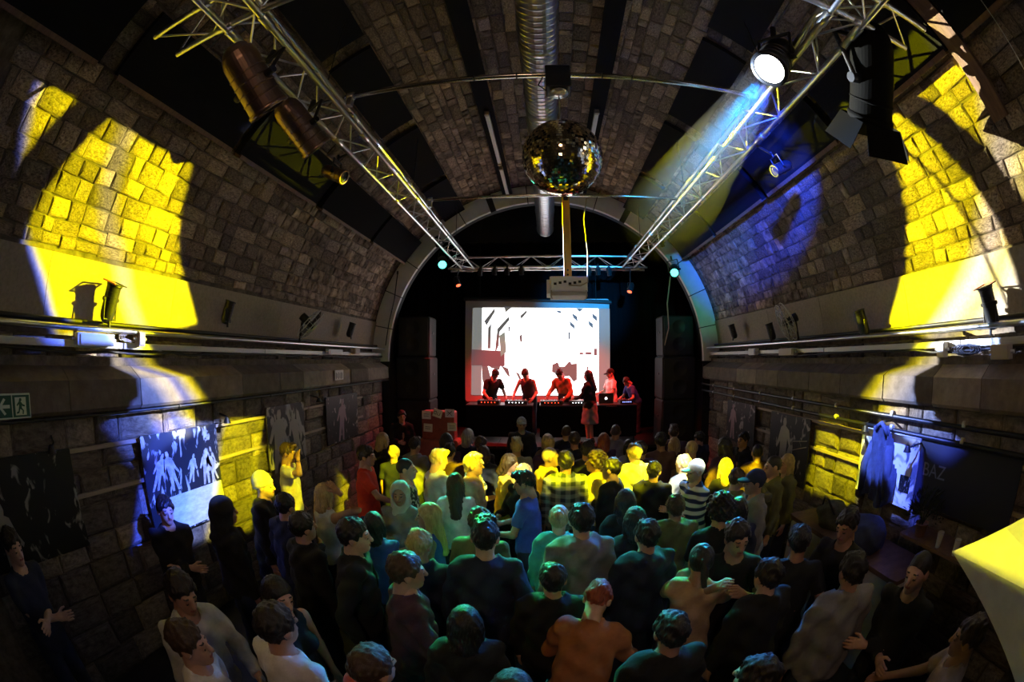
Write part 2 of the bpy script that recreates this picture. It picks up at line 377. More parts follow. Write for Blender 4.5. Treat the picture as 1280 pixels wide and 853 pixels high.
# ------------------------------------------------------------------ black acoustic felt boards lengthwise on the vault
def felt(p0, p1, y0, y1, label, depth=.1, trim=None):
    t = thing('acoustic_panel', label, 'acoustic panel', vp((p0+p1)/2, (y0+y1)/2, VR-.05))
    o = arc_sheet('board', p0, p1, VR-.03-depth, VR-.03, y0, y1, M['felt'], 4); o.parent = t; o.matrix_parent_inverse = Matrix.Translation(-t.location)
    if trim is not None:
        e = p1 if trim > 0 else p0
        o = arc_sheet('edge_strip', e-.25, e+.45, VR-.05-depth, VR-.028, y0+.02, y1-.02, M['wood'], 2); o.parent = t; o.matrix_parent_inverse = Matrix.Translation(-t.location)
    return t
for k, (a, b) in enumerate(((-.9, .85), (1.08, 2.78), (2.9, 4.6), (4.75, 6.5), (6.6, 8.4))):
    w = ('first', 'second', 'third', 'fourth', 'fifth')[k]
    felt(136.5, 145.6, a, b, f'black felt board above left stone wall, {w} counted from the room\'s rear', trim=1)
    felt(35.5, 44, a, b, f'black felt board above right stone wall, {w} counted from the room\'s rear', trim=-1)
    felt(118, 126, a+.2, b+.1, f'black felt board over the left truss, {w} counted from the room\'s rear', .06)
    felt(54.5, 62.5, a+.2, b+.1, f'black felt board over the right truss, {w} counted from the room\'s rear', .06)
for ph, sdn in ((102.6, 'left'), (77.4, 'right')):
    t = thing('ceiling_batten', f'long black timber batten under the vault crown, {sdn} of the spiral duct', 'batten', vp(ph, 4.7))
    o = arc_sheet('beam', ph-1.7, ph+1.7, VR-.16, VR-.02, .9, 8.45, M['felt'], 2); o.parent = t; o.matrix_parent_inverse = Matrix.Translation(-t.location)
    for y0, y1 in ((5.1, 6.8), (7.0, 8.4)):
        c = vp(ph, (y0+y1)/2, VR-.19)
        tt = thing('tube_light', f'unlit white batten lamp on the {sdn} ceiling timber, {"nearer the mirror ball" if y0 < 6 else "nearer the white arch"}', 'lamp', c)
        box('housing', (0, 0, 0), (.06, y1-y0, .05), M['boxw'], tt)
        for e in (-1, 1): box('end_cap', (0, e*(y1-y0)/2, -.01), (.065, .05, .07), M['boxbeige'], tt)
# curved timber rib high on the right wall
o = arc_sheet('timber_rib', 26, 46, VR-.12, VR-.02, .88, 1.06, M['wood'], 8); tag(o, 'brown curved timber rib bolted across the right vault', 'beam')

# ------------------------------------------------------------------ spiral ventilation duct
DZ, DX = 5.62, 0.0
duct = thing('ventilation_duct', 'galvanised spiral ventilation duct running under the vault crown', 'duct', (DX, 5, DZ))
ys = np.arange(.6, 10.0, 1.18)
for i in range(len(ys)-1):
    y0, y1 = ys[i], ys[i+1]; prof = []; k = 16
    for q in range(k):
        z = y0 + (y1-y0)*q/k; dz = (y1-y0)/k; prof += [(.172, z), (.172, z+dz*.72), (.178, z+dz*.84)]
    prof.append((.172, y1))
    ds = lathe('duct_section', [(r, z-5) for r, z in prof], M['galv'], duct, 32, False, Matrix.Rotation(-PI/2, 4, 'X'), cap=(i == len(ys)-2))
    cl_ = lathe('collar', [(.18, y1-5.03), (.186, y1-5.02), (.186, y1-4.98), (.18, y1-4.97)], M['galv'], duct, 32, True, Matrix.Rotation(-PI/2, 4, 'X'), cap=False); under(cl_, ds)
    rod('hanger', (0, y1-5, .18), (0, y1-5, .80), .008, M['yoke'], duct, True)

# ------------------------------------------------------------------ triangular trusses
def truss(name, label, a, b, up=Vector((0, 0, 1)), w=.28, h=.25, step=.36, rc=.025, rb=.009, hang=()):
    a, b = Vector(a), Vector(b); d = (b-a).normalized(); s = d.cross(up).normalized(); L = (b-a).length
    t = thing(name, label, 'truss', (a+b)/2); o0 = (a+b)/2
    c = [s*w/2, -s*w/2, up*h]
    for q in c: rod('chord', a+q-o0, b+q-o0, rc, M['alu'], t)
    n = int(L/step)
    for fa, fb in ((0, 1), (0, 2), (1, 2)):
        for i in range(n):
            p = a + d*(i*L/n) + c[fa if i % 2 == 0 else fb]; q = a + d*((i+1)*L/n) + c[fb if i % 2 == 0 else fa]
            rod('brace', p-o0, q-o0, rb, M['alu'], t, True)
    for y in hang:
        q = a + d*y + up*h; rod('hanger_cable', q-o0, q-o0+Vector((0, 0, VZ+math.sqrt(3.59**2-q.x**2)-q.z)), .006, M['yoke'], t, True)
    for i in range(0, 5):   # sleeves where lengths are pinned
        y = a + d*(L*(i+.5)/5)
        for q in c: rod('sleeve', y+q-d*.07-o0, y+q+d*.07-o0, rc+.008, M['alu'], t)
    return t
TZ = 4.85
truss('lighting_truss', 'silver triangular lighting truss along the left side of the vault', (-1.75, .55, TZ), (-1.75, 9.27, TZ), hang=(2.0, 4.6, 7.4))
truss('lighting_truss', 'silver triangular lighting truss along the right side of the vault, beside the bright lamp', (1.93, .55, TZ), (1.86, 9.27, TZ), hang=(2.0, 4.6, 7.4))
truss('lighting_truss', 'silver cross truss joining the two long trusses above the balcony', (-2.4, 1.18, TZ+.02), (2.55, 1.18, TZ+.02))
truss('lighting_truss', 'silver cross truss hung above the stage, over the projection screen', (-2.2, 9.4, TZ), (2.3, 9.4, TZ), w=.3, h=.28)
def crossbar(label, y, z, x0, x1, r=.025):
    t = thing('cross_pipe', label, 'pipe', (0, y, z)); rod('pipe', (x0, 0, 0), (x1, 0, 0), r, M['chrome'], t)
    for x in (x0+.06, x1-.06):
        rod('coupler', (x-.03, 0, 0), (x+.03, 0, 0), r+.014, M['alu'], t); box('clamp', (x, 0, -.06), (.05, .06, .1), M['alu'], t)
    return t
PY, PZ = 2.86, 5.13
cp = crossbar('chrome scaffold pipe spanning the trusses and carrying the mirror ball', PY, PZ, -1.72, 1.95)
for x in (-.55, -.2, .5, .75): rod('tape_band', (x, 0, 0), (x+.012, 0, 0), .027, M['cable'], cp)
crossbar('thinner steel pipe spanning the trusses and carrying the video projector', 5.35, 5.0, -1.62, 1.98, .022)

# ------------------------------------------------------------------ mirror ball
bc = at_y(703, 197, PY); BR = .298
ball = thing('mirror_ball', 'large mirror ball hanging from the chrome scaffold pipe', 'mirror ball', bc)
lathe('core', [(BR*.985*math.sin(PI*i/32)+.0005, -BR*.985*math.cos(PI*i/32)) for i in range(33)], M['grout'], ball, 48)
V = []; F = []; nr = 44
for i in range(nr):
    t0 = PI*(i+.05)/nr; t1 = PI*(i+.95)/nr; tm = (t0+t1)/2; nc = max(6, int(2*nr*math.sin(tm)))
    for j in range(nc):
        a0 = 2*PI*(j+.04)/nc; a1 = 2*PI*(j+.96)/nc; k = len(V)
        jt, ja = random.gauss(0, .006), random.gauss(0, .006)
        for (t_, a_, sg) in ((t0, a0, 1), (t1, a0, -1), (t1, a1, -1), (t0, a1, 1)):
            R_ = BR*(1 + jt*sg*.5)
            V.append((R_*math.sin(t_)*math.cos(a_), R_*math.sin(t_)*math.sin(a_), R_*math.cos(t_)))
        F.append((k, k+1, k+2, k+3))
tag(meshobj('mirror_tiles', V, F, M['mirror'], ball), kind='stuff')
top = PZ - bc.z
lathe('collar', [(.05, BR-.005), (.05, BR+.015), (.02, BR+.02), (.012, BR+.05)], M['alu'], ball, 16)
rod('chain', (0, 0, BR), (0, 0, top-.2), .006, M['alu'], ball, True)
lathe('motor_plate', [(.02, top-.22), (.075, top-.215), (.075, top-.2), (.02, top-.195)], M['alu'], ball, 20)
box('motor', (0, 0, top-.07), (.2, .17, .24), M['canmatt'], ball); box('motor_clamp', (0, 0, top+.02), (.12, .09, .09), M['yoke'], ball)
tube('power_cable', [(-.12, 0, top-.02), (-.16, .02, top-.10), (-.1, .02, top-.16), (-.02, .02, top-.13)], .006, M['cable'], ball)

# ------------------------------------------------------------------ projector on its yellow timber drop
pj0, pj1 = at_y(687, 349, 5.35), at_y(733, 374, 5.35); pc = (pj0+pj1)/2; pw = pj1.x - pj0.x; ph_ = pj0.z - pj1.z
pr = thing('video_projector', 'white video projector hung below the yellow timber post', 'projector', (pc.x, 5.35, pj1.z))
pcs = box('case', (0, 0, ph_*.62), (pw, .42, ph_*.75), M['boxw'], pr); box('tray', (0, -.02, ph_*.14), (pw*.96, .44, ph_*.2), M['boxbeige'], pr)
box('side_panel', (-pw*.53, 0, ph_*.5), (.05, .36, ph_*.7), M['white'], pr)
for i in range(6): under(box('socket', (-pw*.36+i*pw*.13, -.212, ph_*(.62+.05*(i % 3))), (.035, .01, .03), M['ink'], pr, sharp=True), pcs)
for i in (-1, 1): tube('hook', [(i*pw*.46, -.22, ph_*.3), (i*pw*.47, -.23, ph_*.02), (i*pw*.44, -.23, -.03)], .008, M['wirepale'], pr)
rod('lens', (pw*.1, .2, ph_*.55), (pw*.1, .28, ph_*.55), .05, M['canmatt'], pr)
tube('cable', [(0, -.215, ph_*.55), (pw*.3, -.24, ph_*.5), (pw*.5, -.2, ph_*.7), (pw*.55, -.1, ph_+.3), (pw*.5, -.02, ph_+.8), (pw*.6, 0, 5.0-pj1.z-.05), (pw*.9, 0, 5.0-pj1.z)], .008, M['wirepale'], pr)
pt = thing('projector_post', 'yellow timber post dropping from the steel pipe to the projector', 'post', (pc.x-.0, 5.35, pj1.z+ph_))
Hh = 5.0 - (pj1.z+ph_)
box('post', (0, 0, Hh/2), (.1, .06, Hh), M['orange'], pt); box('bracket', (0, 0, Hh-.02), (.06, .08, .14), M['yoke'], pt)
for z in (.05, .11): rod('bolt', (0, -.04, z), (0, .04, z), .012, M['yoke'], pt)

# ------------------------------------------------------------------ wall services: trays, pipes, boxes, cables
for sd, sn in ((-1, 'left'), (1, 'right')):
    t = thing('cable_tray', f'pale steel cable tray fixed along the {sn} stone wall above the ledge', 'cable tray', (sd*3.5, 4.5, 2.9))
    ys = [-.2, 2.1, 4.4, 6.6, 8.75]
    for a, b in zip(ys[:-1], ys[1:]):
        box('tray_length', (0, (a+b)/2-4.5, 0), (.06, b-a-.02, .055), M['tray'], t)
        box('tray_bracket', (sd*.07, a+.5-4.5, -.02), (.16, .04, .03), M['tray'], t)
        box('tray_bracket', (sd*.07, b-.3-4.5, -.02), (.16, .04, .03), M['tray'], t)
    t = thing('lamp_pipe', f'steel pipe carrying the small spotlights along the {sn} wall', 'pipe', (sd*3.42, 4.5, 3.02))
    rod('pipe', (0, -4.6, 0), (0, 4.1, 0), .022, M['galv'], t)
    for k in range(6): box('pipe_bracket', (sd*.1, -3.6+k*1.4, 0), (.22, .03, .03), M['yoke'], t)
    t = thing('wall_conduit', f'thin dark conduit above the spotlight pipe on the {sn} wall', 'conduit', (sd*3.6, 4.5, 3.08))
    rod('conduit', (0, -4.6, 0), (0, 4.1, 0), .02, M['cable'], t, True)
    t = thing('power_cable', f'bundle of black cable sagging under the {sn} cable tray', 'cable', (sd*3.47, 4.5, 2.86))
    pts = [(random.uniform(-.01, .01), -4+.28*i, -.01+random.uniform(-.02, .015)) for i in range(30)]
    tube('cable', pts, .012, M['cable'], t, 6)
def wallbox(name, label, cat, px, py, x, size, m, extra=None):
    p = at_x(px, py, x); t = thing(name, label, cat, p); box('case', (0, 0, 0), size, M[m], t); box('lid', (-math.copysign(size[0]/2+.006, x), 0, 0), (.012, size[1]*.86, size[2]*.8), M[m], t)
    for e in (-1, 1): rod('gland', (0, e*size[1]/2, 0), (0, e*(size[1]/2+.04), 0), .014, M['tray'], t, True)
    return t
wallbox('junction_box', 'white plastic junction box on the left cable tray under the yellow light', 'junction box', 118, 425, -3.42, (.1, .42, .1), 'boxw')
wallbox('junction_box', 'small yellow-lit connector box on the left cable tray', 'junction box', 175, 424, -3.42, (.08, .08, .13), 'boxbeige')
wallbox('junction_box', 'slim pale connector box at far end of the left tray, by the white arch', 'junction box', 418, 440, -3.44, (.07, .5, .08), 'boxw')
wallbox('junction_box', 'pale connector box by the ledge end on the left tray', 'junction box', 444, 439, -3.44, (.09, .22, .12), 'boxbeige')
wallbox('junction_box', 'beige junction box on the right cable tray under the spotlight', 'junction box', 1252, 440, 3.40, (.1, .22, .11), 'boxbeige')
wallbox('junction_box', 'small white connector box on the right tray beside coiled cable', 'junction box', 1178, 437, 3.42, (.08, .1, .13), 'boxw')
wallbox('junction_box', 'beige junction box midway along the right cable tray', 'junction box', 985, 440, 3.44, (.09, .42, .1), 'boxbeige')
wallbox('junction_box', 'pale connector box by the right fan on the cable tray', 'junction box', 942, 440, 3.44, (.08, .25, .11), 'boxw')
p = at_x(160, 422, -3.44); t = thing('wire_coil', 'tangle of thin wire on the left tray beside the white box', 'cable', p)
for k in range(4):
    tube('loop', [(0, .11*math.cos(a)+.02*k, .035*math.sin(a)+random.uniform(-.01, .01)) for a in np.linspace(0, 2*PI, 16)], .005, M['wirepale'], t, 5)
p = at_x(1208, 437, 3.44); t = thing('wire_coil', 'coil of black wire on the right cable tray', 'cable', p)
for k in range(5):
    tube('loop', [(0, .13*math.cos(a)+.03*k-.06, .035*math.sin(a)+random.uniform(-.01, .01)) for a in np.linspace(0, 2*PI, 16)], .006, M['cable'], t, 5)
for k, (z, lab) in enumerate(((2.27, 'upper'), (2.14, 'lower'))):
    t = thing('black_pipe', f'{lab} of two black pipes under the ledge on the right wall', 'pipe', (3.33, 4.5, z))
    rod('pipe', (0, -4.2, -.03), (0, 4.1, 0), .022, M['canmatt'], t)
    for q in range(8): rod('pipe_clip', (0, -3.6+q, 0), (0, -3.56+q, 0), .03, M['tray'], t)
t = thing('black_pipe', 'thin black conduit along the lower edge of the left ledge', 'pipe', (-3.32, 4.5, 2.36)); rod('pipe', (0, -4.2, 0), (0, 4.0, 0), .014, M['cable'], t)
for q in range(5): rod('pipe_clip', (0, -3.4+q*1.6, 0), (0, -3.37+q*1.6, 0), .02, M['cable'], t)
for sd, sn, zz in ((-1, 'left', (2.085, 1.72)), (1, 'right', (2.01, 1.67))):
    for z, zn in zip(zz, ('upper', 'lower')):
        t = thing('wall_rail', f'{zn} thin wooden rail behind the posters on the {sn} wall', 'rail', (sd*3.435, 4.2, z))
        for a, b in ((-3.2, -1.0), (-.98, 1.2), (1.22, 3.2)): box('rail_length', (0, (a+b)/2, 0), (.025, b-a, .035), M['rail'], t)
        for q in range(4): box('bracket', (sd*.03, -2.8+q*1.8, 0), (.06, .03, .02), M['yoke'], t)

# ------------------------------------------------------------------ small spotlights and fans on the wall pipes
def wallpar(px, py, x, label, s=.62, gel=False):
    p = at_x(px, py, x); sd = math.copysign(1, x)
    fixture('wall_spotlight', label, p + Vector((0, 0, .10)), p + Vector((-sd*.5, .15, 1.8)), s, body='canmatt', hang=(0, 0, -1), gel=gel, group='small black spotlights on the wall pipes')
wallpar(142, 371, -3.42, 'black spotlight with red gel frame throwing a shadow on the left wall', .75, True)
wallpar(288, 388, -3.42, 'black spotlight on the left wall pipe between lit patch and fan', .6)
wallpar(441, 411, -3.42, 'black spotlight on the left wall pipe near the white arch', .6)
wallpar(1233, 376, 3.42, 'black spotlight with red gel frame throwing a shadow on the right wall', .75, True)
wallpar(1074, 400, 3.42, 'black spotlight on the right wall pipe between lit patch and fan', .68)
wallpar(961, 413, 3.42, 'black spotlight on the right wall pipe, between fan and white arch', .6)
wallpar(914, 413, 3.42, 'black spotlight on the right wall pipe next to the white arch', .6)
def fan(label, loc, nrm, r=.25):
    q = Vector(nrm).to_track_quat('Z', 'Y'); t = thing('wall_fan', label, 'fan', loc, q)
    for rr, z in ((r, 0), (r*.99, .07), (r*.75, .1), (r*.5, .11), (r*.25, .115), (r*.7, -.04)):
        tube('guard_ring', [(rr*math.cos(a), rr*math.sin(a), z) for a in np.linspace(0, 2*PI, 33)], .006, M['tray'], t, 6)
    for k in range(16):
        a = 2*PI*k/16; tube('guard_spoke', [(.03*math.cos(a), .03*math.sin(a), .115), (r*.75*math.cos(a), r*.75*math.sin(a), .1), (r*math.cos(a), r*math.sin(a), .04), (r*math.cos(a), r*math.sin(a), 0), (r*.7*math.cos(a), r*.7*math.sin(a), -.04), (.05*math.cos(a), .05*math.sin(a), -.05)], .003, M['tray'], t, 5)
    for k in range(3):
        a = 2*PI*k/3; e1, e2 = Vector((math.cos(a), math.sin(a), 0)), Vector((-math.sin(a), math.cos(a), 0)); Z = Vector((0, 0, 1))
        slab('blade', [e1*.04-e2*.03+Z*.02, e1*r*.9-e2*.09+Z*.01, e1*r*.92+e2*.07+Z*.06, e1*.04+e2*.03+Z*.05], (0, 0, 1), .004, M['canmatt'], t)
    lathe('motor', [(.02, -.16), (.06, -.15), (.065, -.06), (.05, -.04), (.035, .09), (.01, .1)], M['canmatt'], t, 16)
    back = q.inverted() @ (Vector((math.copysign(3.46, loc[0]), loc[1], 3.03)) - Vector(loc)); rod('arm', (0, 0, -.12), back, .018, M['yoke'], t)
pl = at_x(386, 404, -3.3); fan('wall fan tilted edge-on above the left cable tray', pl, (.6, .42, -.68))
pl = at_x(985, 402, 3.28); fan('round caged wall fan above the right cable tray', pl, (-.72, .28, -.35), .27)

# ------------------------------------------------------------------ signs and posters
def sgn(P, nx, w, h):     # frame on a side wall: u along wall towards viewer's right, v up
    return P, (Vector((0, 1, 0)) if nx > 0 else Vector((0, -1, 0))), Vector((0, 0, 1)), Vector((nx, 0, 0))
def flat(name, P, U, V_, N_, poly, d, m, parent): return slab(name, [P + U*a + V_*b + N_*d for a, b in poly], N_, .002, m, parent)
P = Vector((-3.285, .86, 2.47)); ex = thing('exit_sign', 'green exit sign with white arrow and running figure on the left ledge', 'sign', P)
Z0 = Vector(); U, V_, N_ = Vector((0, 1, 0)), Vector((0, 0, 1)), Vector((1, 0, 0))
box('plate', (0, -.08, 0), (.01, .36, .165), M['signw'], ex, sharp=True)
f1 = flat('field', Z0, U, V_, N_, [(-.25, -.072), (-.09, -.072), (-.09, .072), (-.25, .072)], .006, M['green'], ex)
f2 = flat('field', Z0, U, V_, N_, [(-.08, -.072), (.09, -.072), (.09, .072), (-.08, .072)], .006, M['green'], ex)
ar = flat('arrow', Z0, U, V_, N_, [(-.11, -.011), (-.11, .011), (-.185, .011), (-.15, .046), (-.17, .055), (-.225, 0), (-.17, -.055), (-.15, -.046), (-.185, -.011)], .009, M['signw'], ex)
dw = flat('doorway', Z0, U, V_, N_, [(-.055, -.06), (.055, -.06), (.055, .058), (-.055, .058)], .009, M['signw'], ex)
fg = [(-.01, .052), (.008, .052), (.012, .038), (.002, .03), (.02, .012), (.04, .006), (.042, -.004), (.018, -.002), (.012, .006), (.01, -.012), (.03, -.03), (.022, -.055), (.012, -.052), (.016, -.03), (-.006, -.018), (-.02, -.045), (-.045, -.05), (-.043, -.038), (-.027, -.034), (-.018, .0), (-.016, .014), (-.035, .0), (-.042, .008), (-.018, .03)]
rf = flat('running_figure', Z0, U, V_, N_, fg, .012, M['green'], ex)
under(ar, f1); under(dw, f2); under(rf, f2)
def poster(label, side, y0, y1, z0, z1, m, thick=.02, x=3.40):
    t = thing('wall_poster', label, 'poster', (side*x, (y0+y1)/2, (z0+z1)/2)); box('sheet', (0, 0, 0), (thick, y1-y0, z1-z0), m, t, sharp=True)
    return t
def photo_mat(name, dark, light, scale, th=.55, seed=0.):
    m = bpy.data.materials.new(name); m.use_nodes = True; nt = m.node_tree; N = nt.nodes.new; L = nt.links.new; b = nt.nodes['Principled BSDF']
    tc = N('ShaderNodeTexCoord'); mp = N('ShaderNodeMapping'); mp.inputs['Location'].default_value = (seed, seed*2, seed*3); mp.inputs['Scale'].default_value = (1, 1.2, .6); L(tc.outputs['Object'], mp.inputs[0])
    nz = N('ShaderNodeTexNoise'); nz.inputs['Scale'].default_value = scale; nz.inputs['Detail'].default_value = 3; nz.inputs['Distortion'].default_value = .8; L(mp.outputs[0], nz.inputs['Vector'])
    rp = N('ShaderNodeValToRGB'); e = rp.color_ramp.elements; e[0].position = th-.02; e[0].color = (*dark, 1); e[1].position = th+.05; e[1].color = (*light, 1)
    L(nz.outputs['Fac'], rp.inputs[0]); L(rp.outputs[0], b.inputs['Base Color']); b.inputs['Roughness'].default_value = .5; return m
def figure_on(t, side, cx, cz, s, m, lean=0.):        # printed silhouette of a standing figure
    P = Vector((-side*.011, cx, cz)); U = Vector((0, 1, 0)); N_ = Vector((-side, 0, 0)); V_ = Vector((0, 0, 1))
    pl = [(-.05, .30), (-.03, .36), (.03, .36), (.05, .30), (.035, .25), (.10, .22), (.16, .05), (.22, -.05), (.19, -.09), (.10, .02), (.09, -.12), (.12, -.42), (.05, -.42), (.01, -.15), (-.05, -.42), (-.11, -.42), (-.09, -.1), (-.10, .08), (-.17, -.04), (-.21, -.02), (-.13, .2), (-.035, .25)]
    pf = slab('printed_figure', [P + U*(a + lean*b)*s + V_*b*s for a, b in pl], N_, .002, m, t); under(pf, [c for c in t.children if c.name.startswith('sheet')][0])
PD = photo_mat('photo_print_dark', (.006, .006, .007), (.30, .28, .26), 7, .60, 3.); PB = photo_mat('photo_print_group', (.015, .018, .03), (.55, .55, .55), 9, .58, 9.)
PG = photo_mat('photo_print_grey', (.01, .01, .012), (.34, .32, .30), 5.5, .52, 17.); PW = photo_mat('photo_print_pale', (.12, .13, .16), (.78, .78, .78), 4, .42, 23.)
GR = mat('print_grey', (.33, .31, .28), .6); GRP = mat('print_pink', (.30, .2, .22), .6)
t = poster('dark photo poster with white torn shapes below the exit sign', -1, .25, 1.36, 1.33, 2.12, PD); figure_on(t, -1, -.32, -.18, .75, GR)
t = poster('blue-lit photo poster of a group on the left wall beside the yellow patch', -1, 2.2, 3.32, 1.12, 2.12, PB)
box('printed_floor', (.011, .05, -.3), (.003, 1.0, .36), mat('print_white', (.62, .64, .68), .5, var=.3, scale=6), t, sharp=True)
for cx, s, ln in ((-.36, .42, .5), (-.2, .5, -.2), (.12, .36, .3), (.33, .46, .1), (.42, .4, -.3)): figure_on(t, -1, cx, .12-.1*cx, s, mat('print_skinlight', (.5, .5, .52), .5, var=.5, scale=18), ln)
t = poster('grey photo poster of standing figures behind the man touching his face', -1, 4.3, 5.22, 1.38, 2.2, PG); figure_on(t, -1, -.22, -.02, 1.05, GR, .1); figure_on(t, -1, .2, 0, .8, GR, -.2)
t = poster('dark photo poster with a pink figure on the left wall towards the stage', -1, 5.9, 7.08, 1.42, 2.2, PD); figure_on(t, -1, -.05, 0, .9, GRP, .15)
t = poster('dark photo poster at the stage end of the right wall', 1, 6.2, 7.35, 1.32, 2.04, PD); figure_on(t, 1, .3, .02, .8, GRP)
t = poster('dark photo poster of a guitarist on the right wall', 1, 4.55, 5.65, 1.1, 2.02, PD); figure_on(t, 1, .12, .05, 1.0, GR)
for a, b in (((-.15, .12), (-.5, .18)), ((-.15, .0), (-.5, .1))): rod('printed_line', (-.011, a[0], a[1]), (-.011, b[0], b[1]), .006, GR, t, True)
t = poster('pale poster with drawings behind the hanging blue coat', 1, 2.52, 3.46, 1.4, 2.1, PW); box('printed_photo', (-.012, -.33, -.12), (.006, .16, .16), PD, t, sharp=True)
for k in range(3): rod('printed_line', (-.012, .4-.2*k, -.27), (-.012, .28-.2*k, -.31), .012, M['ink'], t, True)
t = poster('dark board with chalk letters beside the pale poster', 1, 1.2, 2.5, 1.5, 2.08, mat('chalk_board', (.012, .014, .03), .7))
cb = bpy.data.curves.new('chalk_letters', 'FONT'); cb.body = 'BAZ'; cb.size = .17; cb.extrude = .002; fo = bpy.data.objects.new('tmp', cb); COL.objects.link(fo)
bpy.context.view_layer.update(); me = bpy.data.meshes.new_from_object(fo); bpy.data.objects.remove(fo)
me.materials.clear(); me.materials.append(mat('chalk', (.16, .18, .3), .9)); lo = bpy.data.objects.new('chalk_letters', me); link(lo, t)
lo.matrix_local = Matrix(((0, 0, -1, -.013), (-1, 0, 0, .58), (0, 1, 0, -.02), (0, 0, 0, 1))) @ Matrix.Diagonal((1, 1, 1, 1))
P = at_x(424, 469, -3.29); t = thing('paper_label', 'small white paper label with dark strokes on the left ledge', 'label', P); box('sheet', (0, 0, 0), (.006, .3, .16), M['paper'], t, sharp=True)
for k, (a, h) in enumerate(((-.11, .1), (-.07, .07), (-.03, .11), (.02, .08), (.06, .11), (.10, .09))): box('ink_stroke', (.004, a, -.01), (.002, .012, h), M['ink'], t, sharp=True)

# ================================================================== STAGE
st = thing('stage_platform', 'black stage platform under the projection screen', 'stage', (0, 10.1, 0))
SH = .95
for i in range(3):
    for j in range(2): box('deck_panel', (-2.1+2.1*i, -.6+1.25*j, SH-.03), (2.09, 1.24, .06), M['deck'], st, sharp=True)
for i in range(6): box('skirt_panel', (-2.62+1.05*i, -1.2, (SH-.06)/2), (1.045, .03, SH-.06), M['curtain'], st, sharp=True)
for x in (-3.1, -1, 1, 3.1):
    for y in (-1.1, 1.2): rod('leg', (x, y, 0), (x, y, SH-.06), .03, M['yoke'], st)
# backdrop: separate black drapes with folds
def drape(label, x0, x1, y, z0, z1, group=None):
    n = 40; v = []; f = []
    for i in range(n+1):
        a = x0 + (x1-x0)*i/n; yy = .05*math.sin(i*1.35) + .02*math.sin(i*3.1)
        v += [(a-(x0+x1)/2, yy, 0), (a-(x0+x1)/2, yy*.8, z1-z0)]
    for i in range(n): f.append((2*i, 2*i+2, 2*i+3, 2*i+1))
    t = thing('stage_curtain', label, 'curtain', ((x0+x1)/2, y, z0)); o = meshobj('cloth', v, f, M['curtain'], t, True)
    sm = o.modifiers.new('solid', 'SOLIDIFY'); sm.thickness = .01
    rod('rail', (x0-(x0+x1)/2, 0, z1-z0), (x1-(x0+x1)/2, 0, z1-z0), .02, M['yoke'], t); return t
drape('black stage curtain hanging behind the left side of the screen', -4.1, -1.2, 11.3, SH, 6.0)
drape('black stage curtain hanging behind the middle of the screen', -1.2, 1.3, 11.35, SH, 6.0)
drape('black stage curtain hanging behind the right side of the screen', 1.3, 4.1, 11.3, SH, 6.0)
# screen: cloth, housing, picture glowing in place of the projector's light
YS = 10.75
a0, a1 = at_y(582, 375, YS), at_y(762, 502, YS)
sc = thing('projection_screen', 'large projection screen showing a bright white image behind the performers', 'screen', ((a0.x+a1.x)/2, YS, a1.z))
o0 = Vector(sc.location)
def sp(x, y, d=0.): p = at_y(x, y, YS); return Vector((p.x, YS-d, p.z)) - o0
box('screen_cloth', ((0), .01, (a0.z-a1.z)/2), (a1.x-a0.x, .016, a0.z-a1.z), M['screen'], sc, sharp=True)
rod('roller', sp(580, 374), sp(764, 378), .05, M['canmatt'], sc); rod('weight_bar', sp(582, 503), sp(762, 503), .02, M['canmatt'], sc)
for x in (600, 745): rod('hanging_cord', sp(x, 375), sp(x, 375) + Vector((0, 0, 7.2-4.28)), .006, M['yoke'], sc, True)
def picmat(nm, c, s): return mat(nm, tuple(.3*q for q in c), .9, emit=c, estr=s)
PWH = picmat('picture_white', (1, 1, .98), 3.2); PGY = picmat('picture_grey', (.42, .44, .42), .45); PMA = picmat('picture_mauve', (.30, .20, .21), .35); PGN = picmat('picture_green', (.30, .46, .38), .55); PDK = picmat('picture_dark', (.30, .29, .28), .35)  # PDK: dark marks that belong to the image
PWH.cycles.emission_sampling = 'AUTO'
def pic(nm, pts, m, d): return slab(nm, [sp(x, y, d) for x, y in pts], (0, -1, 0), .002, m, sc)
pic('picture_field', [(589, 494), (762, 494), (762, 386), (591, 385)], PGY, .004)
pb0 = pic('picture_block', [(602, 494), (748, 494), (748, 386), (603, 385)], PWH, .008)
pic('picture_block', [(589, 457), (630, 457), (630, 439), (590, 437)], PMA, .012)
pic('picture_block', [(603, 458), (631, 458), (631, 439), (603, 439)], PMA, .013)
